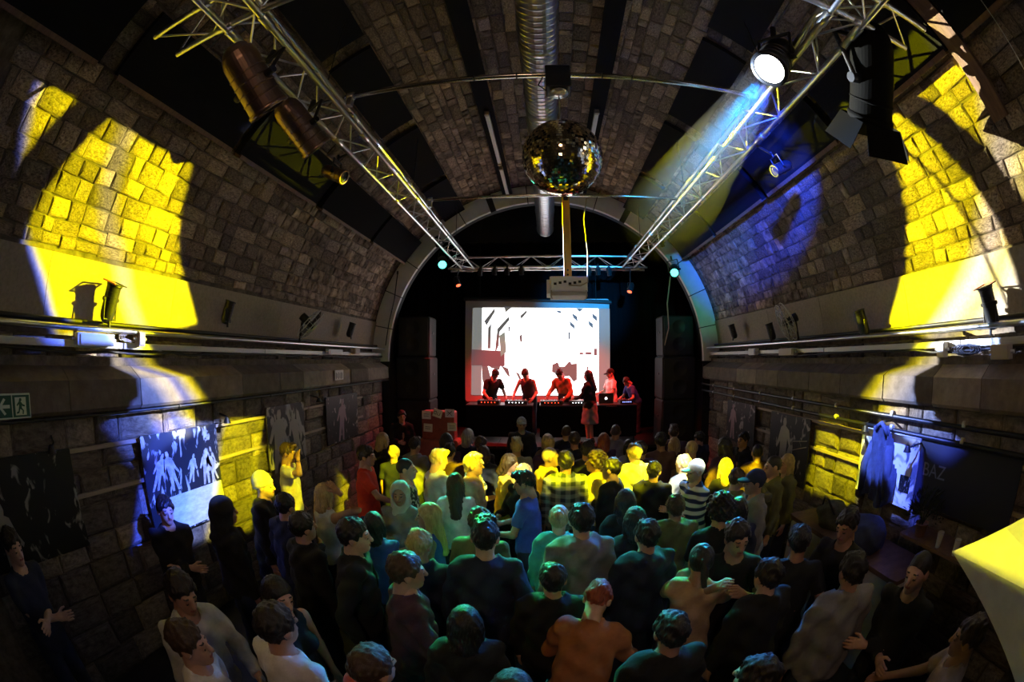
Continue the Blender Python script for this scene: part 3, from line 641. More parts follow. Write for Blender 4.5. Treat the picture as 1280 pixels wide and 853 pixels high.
for q in ([(165, 185), (225, 110), (228, 130), (178, 212)], [(186, 260), (205, 235), (200, 382), (184, 382)], [(265, 245), (330, 175), (335, 195), (285, 255), (262, 285)], [(255, 270), (268, 270), (262, 370), (240, 420), (244, 365)], [(435, 150), (470, 118), (475, 130), (440, 170)], [(340, 240), (350, 236), (346, 268), (338, 268)],
          [(828, 138), (858, 160), (862, 192), (834, 165)], [(808, 198), (838, 225), (840, 250), (812, 225)], [(978, 138), (1008, 160), (1010, 190), (984, 168)], [(952, 195), (978, 215), (978, 242), (954, 222)], [(796, 285), (806, 280), (808, 325), (798, 325)], [(930, 430), (965, 430), (965, 446), (930, 446)], [(992, 408), (1010, 408), (1010, 448), (992, 448)], [(882, 434), (905, 434), (905, 446), (882, 446)],
          [(670, 580), (672, 525), (715, 505), (728, 540), (765, 540), (795, 505), (812, 500), (818, 520), (860, 515), (860, 640), (835, 655), (800, 610), (735, 620), (720, 600)], [(145, 535), (175, 535), (195, 610), (235, 750), (190, 740), (150, 640)], [(190, 530), (268, 530), (262, 560), (215, 548)], [(400, 590), (420, 600), (450, 665), (435, 660)], [(290, 540), (335, 560), (345, 610), (330, 600)], [(312, 88), (360, 88), (320, 120)], [(860, 98), (905, 100), (880, 120)], [(705, 112), (735, 118), (738, 132), (715, 126)], [(935, 545), (945, 545), (942, 580), (934, 575)], [(425, 310), (440, 300), (442, 345), (430, 345)]):
    ca, cb_ = sum(a for a, b in q)/len(q), sum(b for a, b in q)/len(q); g_ = 1.3 if len(q) < 8 else 1
    under(pic('picture_mark', [(580+(ca+(a-ca)*g_)/6.095, 370+(cb_+(b-cb_)*g_)/6.093) for a, b in q], PDK, .012), pb0)
pic('picture_mark', [(624, 420), (631, 415), (633, 440), (626, 446), (625, 430)], PGN, .014)
# loudspeaker stacks
def speaker(label, x, y, z, w, h, d, group=None):
    t = thing('loudspeaker', label, 'loudspeaker', (x, y, z)); box('cabinet', (0, 0, h/2), (w, d, h), M['black'], t)
    gr_ = box('grille', (0, -d/2-.006, h/2), (w*.9, .014, h*.92), M['canmatt'], t)
    for q in (.3, .72): under(lathe('driver', [(.02, 0), (w*.16, .01), (w*.2, .02)], M['yoke'], t, 20, True, Matrix.Translation((0, -d/2-.016, h*q)) @ Matrix.Rotation(PI/2, 4, 'X'), cap=False), gr_)
    for e in (-1, 1): box('side_handle', (e*w/2, 0, h*.6), (.02, .12, .05), M['yoke'], t)
for sd, sn, x in ((-1, 'left', -2.93), (1, 'right', 2.93)):
    speaker(f'black bass cabinet at the bottom of the {sn} speaker stack', x, 9.35, SH, .8, .95, .7)
    speaker(f'black middle cabinet of the {sn} speaker stack', x, 9.35, SH+.95, .8, .95, .7)
    speaker(f'black top cabinet of the {sn} speaker stack, under the arch', x, 9.35, SH+1.9, .75, .9, .6)
# performers' tables and gear
def table(label, x, y, w, d, z0, h=.84):
    t = thing('folding_table', label, 'table', (x, y, z0)); box('table_top', (0, 0, h-.015), (w, d, .03), M['deck'], t, sharp=True); box('table_skirt', (0, -d/2+.01, h*.55), (w*.99, .012, h*.82), M['curtain'], t, sharp=True)
    for i in (-1, 1):
        for j in (-1, 1): rod('leg', (i*(w/2-.06), j*(d/2-.05), 0), (i*(w/2-.06), j*(d/2-.05), h-.03), .016, M['yoke'], t, True)
table('black draped table of equipment at the left of the stage', -1.05, 9.65, 1.5, .6, SH); table('black draped table of equipment at the right of the stage', .95, 9.65, 2.2, .6, SH)
TT = SH + .84
def mixer(label, x, y, w, d, knobs, led):
    t = thing('mixing_desk', label, 'mixer', (x, y, TT)); bd = box('body', (0, 0, .045), (w, d, .09), M['canmatt'], t)
    for i in range(knobs): under(lathe('knob', [(.012, 0), (.012, .02), (.008, .024)], M['boxw'] if i % 2 else M['gel'], t, 10, matrix=Matrix.Translation((-w*.42+w*.84*i/max(1, knobs-1), -d*.25+.1*(i % 3), .09))), bd)
    for i in range(5): under(box('indicator', (-w*.3+i*w*.15, -d/2-.004, .05), (.02, .01, .015), led, t, sharp=True), bd)
    return t
mixer('small mixing desk with red lights on the left stage table', -1.3, 9.6, .5, .34, 7, M['ledred']); mixer('controller with white keys on the left stage table', -.68, 9.6, .5, .3, 8, M['ledwhite'])
mixer('mixing desk with red lights on the right stage table', .12, 9.6, .5, .34, 8, M['ledred']); mixer('turntable deck with white light on the right stage table', .72, 9.6, .42, .36, 5, M['ledwhite']); mixer('effects unit with blue lights at the end of the right table', 1.82, 9.6, .3, .3, 5, M['ledblue'])
t = thing('laptop', 'open laptop with glowing lid badge on the right stage table', 'laptop', (1.35, 9.62, TT)); box('base', (0, .05, .012), (.34, .24, .022), M['tray'], t); box('screen_lid', (0, -.09, .13), (.34, .012, .23), M['canmatt'], t); lathe('lid_badge', [(.001, 0), (.028, 0), (.028, .003)], M['ledwhite'], t, 12, matrix=Matrix.Translation((0, -.097, .13)) @ Matrix.Rotation(PI/2, 4, 'X'))
t = thing('laptop', 'open laptop with glowing lid badge between mixer and turntable', 'laptop', (.42, 9.86, TT)); box('base', (0, .05, .012), (.3, .22, .022), M['tray'], t); box('screen_lid', (0, -.08, .12), (.3, .012, .2), M['canmatt'], t); lathe('lid_badge', [(.001, 0), (.03, 0), (.03, .003)], M['ledwhite'], t, 12, matrix=Matrix.Translation((0, -.087, .12)) @ Matrix.Rotation(PI/2, 4, 'X'))
# red-brown case with paper sheets, on its own riser before the stage
cx0 = at_y(527, 514, 8.45); cx1 = at_y(568, 545, 8.45); cw = cx1.x-cx0.x
t = thing('flight_case', 'red-brown case pasted with white paper sheets at the left of the stage front', 'case', ((cx0.x+cx1.x)/2, 8.6, 0)); ct = t
ch = cx0.z-cx1.z
box('body', (0, 0, cx1.z-.0+ch/2-.05), (cw, .3, ch+.1), M['casered'], t); box('riser', (0, .0, (cx1.z-.1)/2), (cw*1.25, .4, cx1.z-.1), M['casered'], t)
for (x, y, rz, mk) in ((533, 519, .02, 'l'), (547, 517, .3, 'o'), (562, 517, 0, 'x'), (535, 535, .05, 'l'), (565, 534, -.03, 'l')):
    p = at_y(x, y, 8.44); c = Vector((p.x-t.location.x, -.158, p.z)); R_ = Matrix.Translation(c) @ Matrix.Rotation(rz, 4, 'Y')
    sh = inst('paper_sheet', CUBE0, M['paper'], t, R_ @ Matrix.Diagonal((.19, .006, .17, 1)))
    segs_ = {'l': [((-.06, .02), (.06, .02)), ((-.06, -.02), (.05, -.02))], 'x': [((-.05, -.05), (.05, .05)), ((-.05, .05), (.05, -.05)), ((-.06, .0), (.04, .02))],
             'o': [((-.07, -.03), (-.07, .03)), ((-.07, .03), (-.03, .03)), ((-.03, .03), (-.03, -.03)), ((-.07, -.03), (-.03, -.03)), ((.0, -.03), (.0, .03)), ((0, -.03), (.05, -.03)), ((.05, -.03), (.05, .03))]}[mk]
    for a, b in segs_: under(rod('ink_stroke', R_ @ Vector((a[0], -.006, a[1])), R_ @ Vector((b[0], -.006, b[1])), .005, M['ink'], t, True), sh)

# ================================================================== STAGE LIGHTING
def lensmat(nm, c, s): return mat(nm, c, .3, emit=c, estr=s)
LW = lensmat('lens_white', (1, .98, .92), 12); LT = lensmat('lens_teal', (.12, 1, .8), 3.5); LR = lensmat('lens_red', (1, .10, .03), 3.5); LA = lensmat('lens_amber', (1, .5, .2), 2)
# big cans on the near left truss
def aimed(name, label, f, bk, s, **k): f, bk = Vector(f), Vector(bk); return fixture(name, label, f, f + (f-bk), s, **k)
aimed('theatre_spotlight', 'long black spotlight with painted copper highlight hung on the left truss nearest the balcony', at_z(336, 137, 4.28), at_z(291, 58, 4.62), 1.2, hang=(-.1, .3, 1), ribs=4, attach=(-1.61, 1.72, TZ))
aimed('theatre_spotlight', 'second black spotlight with painted copper highlight on the left truss, next to the first', at_z(396, 186, 4.33), at_z(352, 128, 4.62), 1.1, hang=(-.1, .3, 1), ribs=4, attach=(-1.61, 2.5, TZ))
# right: large black can with barn doors, the blinding lamp beside it
br = at_z(1088, 150, 4.45)
t = fixture('theatre_spotlight', 'large black spotlight with open barn doors on the right truss', br, br + Vector((.3, 1.6, -1.6)), 1.75, body='dullcan', hang=(-.2, -.2, 1), ribs=1)
for k in range(4):
    a = k*PI/2; e = Vector((math.cos(a), math.sin(a), 0)); g = Vector((-math.sin(a), math.cos(a), 0))
    slab('barn_door', [e*.185-g*.17, e*.185+g*.17, e*.30+g*.2+Vector((0, 0, -.2)), e*.30-g*.2+Vector((0, 0, -.2))], e, .004, M['dullcan'], t)
LP = at_z(962, 86, 4.72)
fixture('effect_lamp', 'blinding white effect lamp hanging inside the right truss', LP, LP + (CAM + Vector((-.5, 1.2, -.6)) - LP), 1.25, lens=LW, body='canmatt', hang=(.3, 0, 1))
fixture('scanner_lamp', 'small black projector lamp midway along the left truss', at_z(430, 222, 4.62), Vector((3.4, 3.4, 1.8)), .7, hang=(0, 0, 1), attach=(-1.89, 3.45, TZ))
fixture('scanner_lamp', 'small black projector lamp midway along the right truss', at_z(968, 214, 4.62), Vector((-3.4, 3.2, 1.7)), .6, body='canmatt', hang=(-.5, 0, 1), attach=(2.05, 3.3, TZ))
def beam_haze(label, a, b, r0, r1, dens):
    m = bpy.data.materials.new('haze'); m.use_nodes = True; nt = m.node_tree; nt.nodes.remove(nt.nodes['Principled BSDF']); v = nt.nodes.new('ShaderNodeVolumeScatter'); v.inputs['Density'].default_value = dens; v.inputs['Color'].default_value = (.9, .9, .9, 1); v.inputs['Anisotropy'].default_value = .1; tc = nt.nodes.new('ShaderNodeTexCoord'); sx = nt.nodes.new('ShaderNodeSeparateXYZ'); nt.links.new(tc.outputs['Generated'], sx.inputs[0]); mr = nt.nodes.new('ShaderNodeMapRange'); nt.links.new(sx.outputs[2], mr.inputs[0]); mr.inputs[1].default_value = .15; mr.inputs[2].default_value = 1.; mr.inputs[3].default_value = dens; mr.inputs[4].default_value = 0; nt.links.new(mr.outputs[0], v.inputs['Density'])
    nt.links.new(v.outputs[0], nt.nodes['Material Output'].inputs['Volume']); a, b = Vector(a), Vector(b); L = (b-a).length
    o = lathe('light_haze', [(.001, 0), (r0, .02), (r1, L), (.001, L+.01)], m, None, 32, True, Matrix.Translation(a) @ (b-a).to_track_quat('Z', 'Y').to_matrix().to_4x4(), cap=False)
    tag(o, label, 'haze', kind='stuff')
beam_haze('blue-green smoky light beam streaming from the blinding lamp', LP + Vector((-.02, .12, -.02)), Vector((1.53, 5.1, 4.56)), .12, .6, .085)
# teal and red heads by the stage
TL, TR = at_y(553, 331, 8.25), at_y(843, 341, 8.15)
fixture('moving_head', 'teal-glowing lamp at the stage end of the left truss', TL, Vector((-.6, 2.6, 1.4)), .95, lens=LT, body='canmatt', hang=(.2, 0, 1))
fixture('moving_head', 'teal-glowing lamp by the right side of the white arch', TR, Vector((.8, 2.6, 1.4)), .95, lens=LT, body='canmatt', hang=(-.2, 0, 1))
RL, RR = at_y(573, 357, 9.4), at_y(787, 365, 9.4)
fixture('red_spotlight', 'red-glowing stage spotlight above the left corner of the screen', RL, Vector((-.6, 8.0, 1.6)), .6, lens=LR, body='canmatt', hang=(0, 0, 1), attach=(RL.x+.05, 9.25, TZ))
fixture('red_spotlight', 'red-glowing stage spotlight above the right corner of the screen', RR, Vector((.8, 8.0, 1.6)), .6, lens=LR, body='canmatt', hang=(0, 0, 1), attach=(RR.x, 9.25, TZ))
for k, (px, py) in enumerate(((600, 344), (618, 343), (634, 343), (652, 343), (736, 344), (748, 343), (762, 344), (548, 308), (828, 308))):
    p = at_y(px, py, 9.35 if k < 7 else 8.2)
    fixture('stage_parcan', f'unlit stage par can on the cross truss, {("first","second","third","fourth","fifth","sixth","seventh")[k]} from the left speaker stack' if k < 7 else f'unlit par can at the stage end of the {"left" if k == 7 else "right"} truss', p, p + Vector((.2*(k-3)/3, .6, -1)), .5, body='canmatt', hang=(0, 0, 1), attach=(p.x, 9.25, TZ) if k < 7 else ((-1.75 if k == 7 else 1.87), 8.2, TZ), group='unlit par cans by the stage')
def off(p, t, k=.07): return p + (Vector(t) - p).normalized()*k
TLw, TRw = vp(165, 1.9), vp(15, 1.9)
KW = 4.0
# wall patterns: from the two-coloured heads at the stage end of the trusses (each lights the wall opposite)
gobo('yellow_beam_left_wall', off(TR, TLw), TLw, 8000*KW, (-.08, .083, -.088, .10), .006, [(0, BL), (1, Y_), (.02, BL), (.06, Y_), (.42, Y_), (.5, (1, .93, .3)), (.58, Y_)], skew=-.6, stripe=.45, wob=.012, seed=1.)
gobo('blue_beam_left_ledge', off(TR, TLw), TLw, 4800*KW, (-.125, -.022, -.225, -.08), .016, [(0, (.05, .11, 1)), (1, Y_), (.45, (.16, .28, 1)), (.62, WH), (.72, (.2, .26, .9)), (.9, Y_)], skew=-.6, stripe=.3, wob=.015, seed=2.)
gobo('yellow_beam_right_wall', off(TL, TRw), TRw, 8000*KW, (-.08, .20, -.105, .16), .008, [(0, Y_), (1, (.2, .35, 1)), (.28, Y_), (.36, WH), (.44, (1, .93, .25)), (.52, WH), (.66, (.6, .75, 1))], skew=.6, stripe=.3, tilt=-.25, wob=.012, seed=3.)
gobo('blue_beam_right_ledge', off(TL, TRw), TRw, 5200*KW, (.005, .14, -.23, -.083), .02, [(0, Y_), (1, (.04, .08, .9)), (.12, Y_), (.25, WH), (.5, (.28, .42, 1))], skew=.6, stripe=.25, wob=.015, seed=4.)
tg = Vector((-1.75, 4.4, 4.9)); gobo('yellow_beam_left_truss', off(TR, tg), tg, 900*KW, (-.085, .116, -.02, .045), .01, [(0, BL), (1, Y_), (.12, Y_)], stripe=.3, wob=.01, seed=8.)
tg = Vector((1.89, 4.4, 4.9)); gobo('yellow_beam_right_truss', off(TL, tg), tg, 500*KW, (-.116, .085, -.02, .045), .01, [(0, Y_), (1, BL), (.85, Y_)], stripe=.3, wob=.01, seed=9.)
tg = Vector((1.46, .5, 2.24)); gobo('yellow_beam_lantern', off(TL, tg), tg, 2000*KW, (-.05, .07, -.0125, .05), .003, [(0, Y_), (1, Y_)], stripe=0, wob=.0, seed=10., vskew=.5)
# posters, guest by the wall and the band of dancers: from the blinding multi-beam lamp on the right truss
tg = Vector((-3.4, 3.2, 1.7)); gobo('split_beam_left_poster', off(LP, tg, .12), tg, 1500*KW, (-.175, .15, -.12, .08), .014, [(0, (.03, .07, 1)), (1, Y_), (.35, (.1, .22, 1)), (.55, (.3, .4, 1)), (.62, Y_)], skew=.5, stripe=.15, wob=.015, seed=5.)
tg = Vector((3.4, 3.4, 1.8)); gobo('split_beam_right_poster', off(LP, tg, .12), tg, 900*KW, (-.21, .24, -.085, .058), .014, [(0, Y_), (1, (.03, .06, 1)), (.44, Y_), (.5, (.25, .4, 1))], stripe=.15, wob=.015, seed=6., vskew=-.57)
tg = at_z(357, 592, 1.45); spot('yellow_beam_left_guest', off(LP, tg, .12), tg, 2600, Y_, 9, .3, .02)
tg = Vector((.2, 4.75, 1.55)); gobo('yellow_band_on_dancers', off(LP, tg, .12), tg, 2600*KW, (-.40, .66, -.085, .085), .04, [(0, Y_), (1, Y_), (.24, Y_), (.28, (1, .92, .5)), (.33, Y_), (.6, Y_), (.66, (.6, .7, 1)), (.71, Y_)], stripe=.8, size=120, seed=7., vskew=-.45)
spot('effect_lamp_blue', LP + Vector((0, .15, -.02)), Vector((2.7, 4.3, 5.0)), 3000, (.015, .06, 1), 40, .6, .05)
spot('effect_lamp_teal', LP + Vector((-.02, .15, -.02)), Vector((1.2, 8.5, 4.4)), 9000, (.02, .32, .8), 19, .9, .05)
spot('effect_lamp_green', LP + Vector((.0, .15, -.02)), Vector((2.95, 7.4, 4.5)), 500, (.03, .7, .4), 24, .8, .05)
spot('teal_back_left', off(TL, (-.5, 2.9, 1.5), .05), (-.4, 3.1, 1.5), 3000, (.06, .95, .75), 22, .5, .05)
spot('teal_back_right', off(TR, (.8, 2.8, 1.5), .05), (.7, 3.0, 1.5), 2800, (.04, .30, 1.0), 25, .5, .05)
spot('green_back_left', off(TL, (-.65, 3.1, 1.6), .05), (-.65, 3.1, 1.6), 4200, (.05, 1, .10), 14, .5, .05)
spot('green_back_right', off(TR, (1.3, 3.4, 1.6), .05), (1.3, 3.4, 1.6), 3600, (.05, 1, .12), 13, .5, .05)
spot('red_front_left', off(RL, (-.5, 9.6, 1.9), .05), (-.5, 10.0, 1.7), 700, (1, .03, .02), 80, .6, .05)
spot('red_front_right', off(RR, (.6, 9.6, 1.9), .05), (.6, 10.0, 1.7), 700, (1, .03, .02), 80, .6, .05)
spot('red_wash', off(RL, (-2.1, 8.2, .9), .05), (-2.1, 8.2, .9), 260, (1, .05, .05), 60, .6, .05)
# the one lamp outside the picture: warm room light behind the balcony, seen on the backs of the near crowd, the walls and the arch
t = thing('house_lamp', 'dim warm pendant lamp over the rear balcony', 'lamp', (-.3, -1.6, 4.4))
lathe('shade', [(.05, .12), (.06, .1), (.16, 0), (.17, -.02)], M['can'], t, 24, cap=False); lathe('bulb', [(.001, -.06), (.03, -.045), (.04, -.01), (.03, .03), (.015, .07)], LA, t, 16)
rod('flex', (0, 0, .12), (0, 0, 2.1), .006, M['cable'], t, True)
spot('house_lamp_offscreen', (-.3, -1.6, 4.36), (.6, 5, 3.2), 85, (1, .6, .38), 130, .9, .15)

# ================================================================== PEOPLE
def sd_caps(P, a, b, ra, rb):
    a = np.array(a, np.float32); b = np.array(b, np.float32); ba = b-a; pa = P-a
    h = np.clip((pa@ba)/(ba@ba+1e-9), 0, 1); return np.sqrt(((pa-h[..., None]*ba)**2).sum(-1)) - (ra+(rb-ra)*h)
def sd_ell(P, c, r):
    q = P-np.array(c, np.float32); r = np.array(r, np.float32)
    k0 = np.sqrt(((q/r)**2).sum(-1)); k1 = np.sqrt(((q/r**2)**2).sum(-1)); return k0*(k0-1)/(k1+1e-6)
def smin(a, b, k): h = np.clip(.5+.5*(b-a)/k, 0, 1); return b+(a-b)*h-k*h*(1-h)
def grid(lo, hi, h):
    ax = [np.arange(l, u+h, h, dtype=np.float32) for l, u in zip(lo, hi)]
    return np.stack(np.meshgrid(*ax, indexing='ij'), -1)
def nets(D, lo, h):
    """surface nets: field -> vertices, quads"""
    I = D < 0; nx, ny, nz = D.shape
    cnt = np.zeros((nx-1, ny-1, nz-1), np.int8); acc = np.zeros((nx-1, ny-1, nz-1, 3), np.float32); num = np.zeros((nx-1, ny-1, nz-1), np.float32)
    def s(A, d): return A[d[0]:nx-1+d[0], d[1]:ny-1+d[1], d[2]:nz-1+d[2]]
    for d in np.ndindex(2, 2, 2): cnt += s(I, d)
    act = (cnt > 0) & (cnt < 8)
    for ax in range(3):
        for e in np.ndindex(2, 2):
            d0 = [0, 0, 0]; o = [q for q in range(3) if q != ax]; d0[o[0]], d0[o[1]] = e; d1 = list(d0); d1[ax] = 1
            a, b = s(D, d0), s(D, d1); x = (a < 0) != (b < 0); t = np.where(x, a/np.where(x, a-b, 1), 0)
            for q in range(3):
                acc[..., q] += np.where(x, d0[q] + (t if q == ax else 0), 0)
            num += x
    idx = -np.ones(act.shape, np.int64); n = int(act.sum()); idx[act] = np.arange(n)
    base = np.argwhere(act); v = (base + acc[act]/num[act][:, None])*h + np.array(lo); F = []
    for ax in range(3):
        o = [q for q in range(3) if q != ax]
        sl = [slice(None)]*3; sl[ax] = slice(0, -1); A = I[tuple(sl)]; sl[ax] = slice(1, None); B = I[tuple(sl)]
        ij = np.argwhere(A != B); ok = (ij[:, o[0]] > 0) & (ij[:, o[1]] > 0) & (ij[:, o[0]] < D.shape[o[0]]-1) & (ij[:, o[1]] < D.shape[o[1]]-1); ij = ij[ok]
        if not len(ij): continue
        e0 = np.zeros(3, int); e1 = np.zeros(3, int); e0[o[0]] = 1; e1[o[1]] = 1
        q = [idx[tuple((ij-x).T)] for x in (e0+e1, e1, 0*e0, e0)]; q = np.stack(q, 1)
        fl = A[tuple(ij.T)]; fl = fl if ax != 1 else ~fl
        q[~fl] = q[~fl][:, ::-1]; F.append(q)
    return v, np.concatenate(F)
def np_mesh(name, v, f, nm=1, midx=None):
    me = bpy.data.meshes.new(name); me.vertices.add(len(v)); me.vertices.foreach_set('co', np.asarray(v, np.float32).ravel())
    me.loops.add(len(f)*4); me.loops.foreach_set('vertex_index', np.asarray(f, np.int32).ravel())
    me.polygons.add(len(f)); me.polygons.foreach_set('loop_start', np.arange(0, len(f)*4, 4, dtype=np.int32)); me.polygons.foreach_set('loop_total', np.full(len(f), 4, np.int32))
    me.polygons.foreach_set('use_smooth', np.ones(len(f), bool))
    for _ in range(nm): me.materials.append(None)
    if midx is not None: me.polygons.foreach_set('material_index', np.asarray(midx, np.int32))
    me.update(calc_edges=True); me.validate(); return me
POSES = dict(   # wrist targets right/left, lean deg, head yaw, head pitch, curl
    stand=((.225, .07, .84), (-.225, .07, .84), 0, 0, 0), drink=((.12, .29, 1.14), (-.25, .05, .84), 0, 0, -5), touch=((.13, .17, 1.60), (-.24, .06, .84), 0, 0, -8),
    cross=((-.07, .21, 1.14), (.08, .23, 1.18), 0, 0, -4), pocket=((.27, .0, .93), (-.26, .04, .86), 2, 0, 0), fwd=((.15, .34, 1.10), (-.15, .34, 1.10), 4, 0, -12),
    dj=((.24, .52, .98), (-.22, .5, .96), 30, 0, -22), hug=((.10, .42, 1.42), (-.10, .43, 1.38), 6, 25, -10), up=((.20, .02, 1.70), (-.25, .05, .86), 0, 0, 0),
    turnr=((.25, .08, .86), (-.2, .22, 1.05), 0, -60, 0), turnl=((.2, .24, 1.05), (-.25, .08, .86), 0, 60, 0), hold=((.2, .42, 1.12), (-.25, .06, .84), 0, 0, -6))
def ik(s, w, pole, l1=.285, l2=.255):
    s, w = np.array(s), np.array(w); d = w-s; L = np.linalg.norm(d)
    if L > (l1+l2)*.995: w = s + d/L*(l1+l2)*.995; d = w-s; L = np.linalg.norm(d)
    u = d/L; a = (l1*l1-l2*l2+L*L)/(2*L); h = math.sqrt(max(0, l1*l1-a*a)); p = np.array(pole, float); p -= u*(p@u); p /= np.linalg.norm(p)+1e-9
    return s+u*a+p*h, w
def rotx(a): c, s_ = math.cos(a), math.sin(a); return np.array([[1, 0, 0], [0, c, -s_], [0, s_, c]])
def rotz(a): c, s_ = math.cos(a), math.sin(a); return np.array([[c, -s_, 0], [s_, c, 0], [0, 0, 1]])
HIP = np.array([0, 0, .94])
_rig = {}
def rig(pose, fem):
    if (pose, fem) in _rig: return _rig[pose, fem]
    wr, wl, lean, hy, hp = POSES[pose]; Rl = rotx(-RAD(lean)); up = lambda p: HIP + Rl@(np.array(p)-HIP)
    sw = .148 if fem else .168; J = {'Rl': Rl, 'fem': fem}
    for nm, sg, w in (('R', 1, wr), ('L', -1, wl)):
        s_ = up((sg*sw, 0, 1.415)); pole = (sg*.5, -.5, -.6) if w[2] < 1.5 else (sg*.9, .3, -.5)
        e, w2 = ik(s_, w, pole); J[nm] = (s_, e, w2)
    J['head'] = up((0, .012, 1.628)); J['neck'] = up((0, -.012, 1.43)); J['Rh'] = Rl@rotz(RAD(hy))@rotx(RAD(hp)); _rig[pose, fem] = J; return J
def torso(P, J, g=0., waist=0.):
    Q = (P-HIP.astype(np.float32))@J['Rl'].astype(np.float32) + HIP.astype(np.float32); f = J['fem']
    d = sd_ell(Q, (0, 0, .96), (.152+g if not f else .16+g, .112+g, .15+g))
    d = smin(d, sd_ell(Q, (0, .005, 1.13), ((.132 if not f else .112)+g+waist, .10+g+waist, .19)), .06)
    d = smin(d, sd_ell(Q, (0, .0, 1.29), ((.155 if not f else .134)+g, (.11 if not f else .102)+g, .19+g)), .06)
    if f:
        for s_ in (-1, 1): d = smin(d, sd_ell(Q, (s_*.07, .085, 1.27), (.065+g, .06+g, .065+g)), .03)
    sw = .125 if not f else .108
    d = smin(d, sd_caps(Q, (-sw, -.005, 1.405), (sw, -.005, 1.405), .055+g, .055+g), .05)
    d = smin(d, sd_caps(Q, (0, -.015, 1.40), (0, -.005, 1.47), .085+g*.6, .058+g*.5), .04)
    return d, Q
def legs(P, g=0., hem=0.):
    d = None
    for s_ in (-1, 1):
        h, k, a = (s_*.09, 0, .90), (s_*.1, .02, .49), (s_*.105, -.02, .09)
        q = smin(sd_caps(P, h, k, .088+g, .058+g+hem*.5), sd_caps(P, k, a, .056+g+hem*.5, .038+g+hem), .02); d = q if d is None else smin(d, q, .02)
    return d
_mc = {}
def hand_mesh(w, e, curl, sg):
    d = w-e; d = d/np.linalg.norm(d); n = np.array([-sg*.9, .25, -.1]); n -= d*(n@d); n /= np.linalg.norm(n); sd_ = np.cross(d, n)*sg
    if sd_[1] < 0 and abs(d[2]) > .5: pass
    lo = w-.16; h = .0058; P = grid(lo, w+.16, h)
    D = sd_caps(P, w-d*.03, w+d*.02, .027, .028); c = w+d*.055
    for k in (-.022, 0, .022): D = smin(D, sd_caps(P, w+d*.02+sd_*k*.8, w+d*.085+sd_*k, .015, .0125), .015)
    for k, L in ((-.031, .062), (-.0105, .076), (.0105, .08), (.031, .07)):
        p0 = w+d*.085+sd_*k; a1 = curl*.7; a2 = curl*1.5
        d1 = d*math.cos(a1)+n*math.sin(a1); d2 = d*math.cos(a2)+n*math.sin(a2)
        p1 = p0+d1*L*.5; p2 = p1+d2*L*.5
        D = smin(D, np.minimum(sd_caps(P, p0, p1, .0095, .0088), sd_caps(P, p1, p2, .0088, .0072)), .005)
    t0 = w+d*.03+sd_*.026; t1 = t0+d*.035+sd_*.03+n*.012; t2 = t1+d*.03+sd_*.004+n*.02
    D = smin(D, np.minimum(sd_caps(P, t0, t1, .0135, .0105), sd_caps(P, t1, t2, .0105, .008)), .01)
    return nets(D, lo, h)
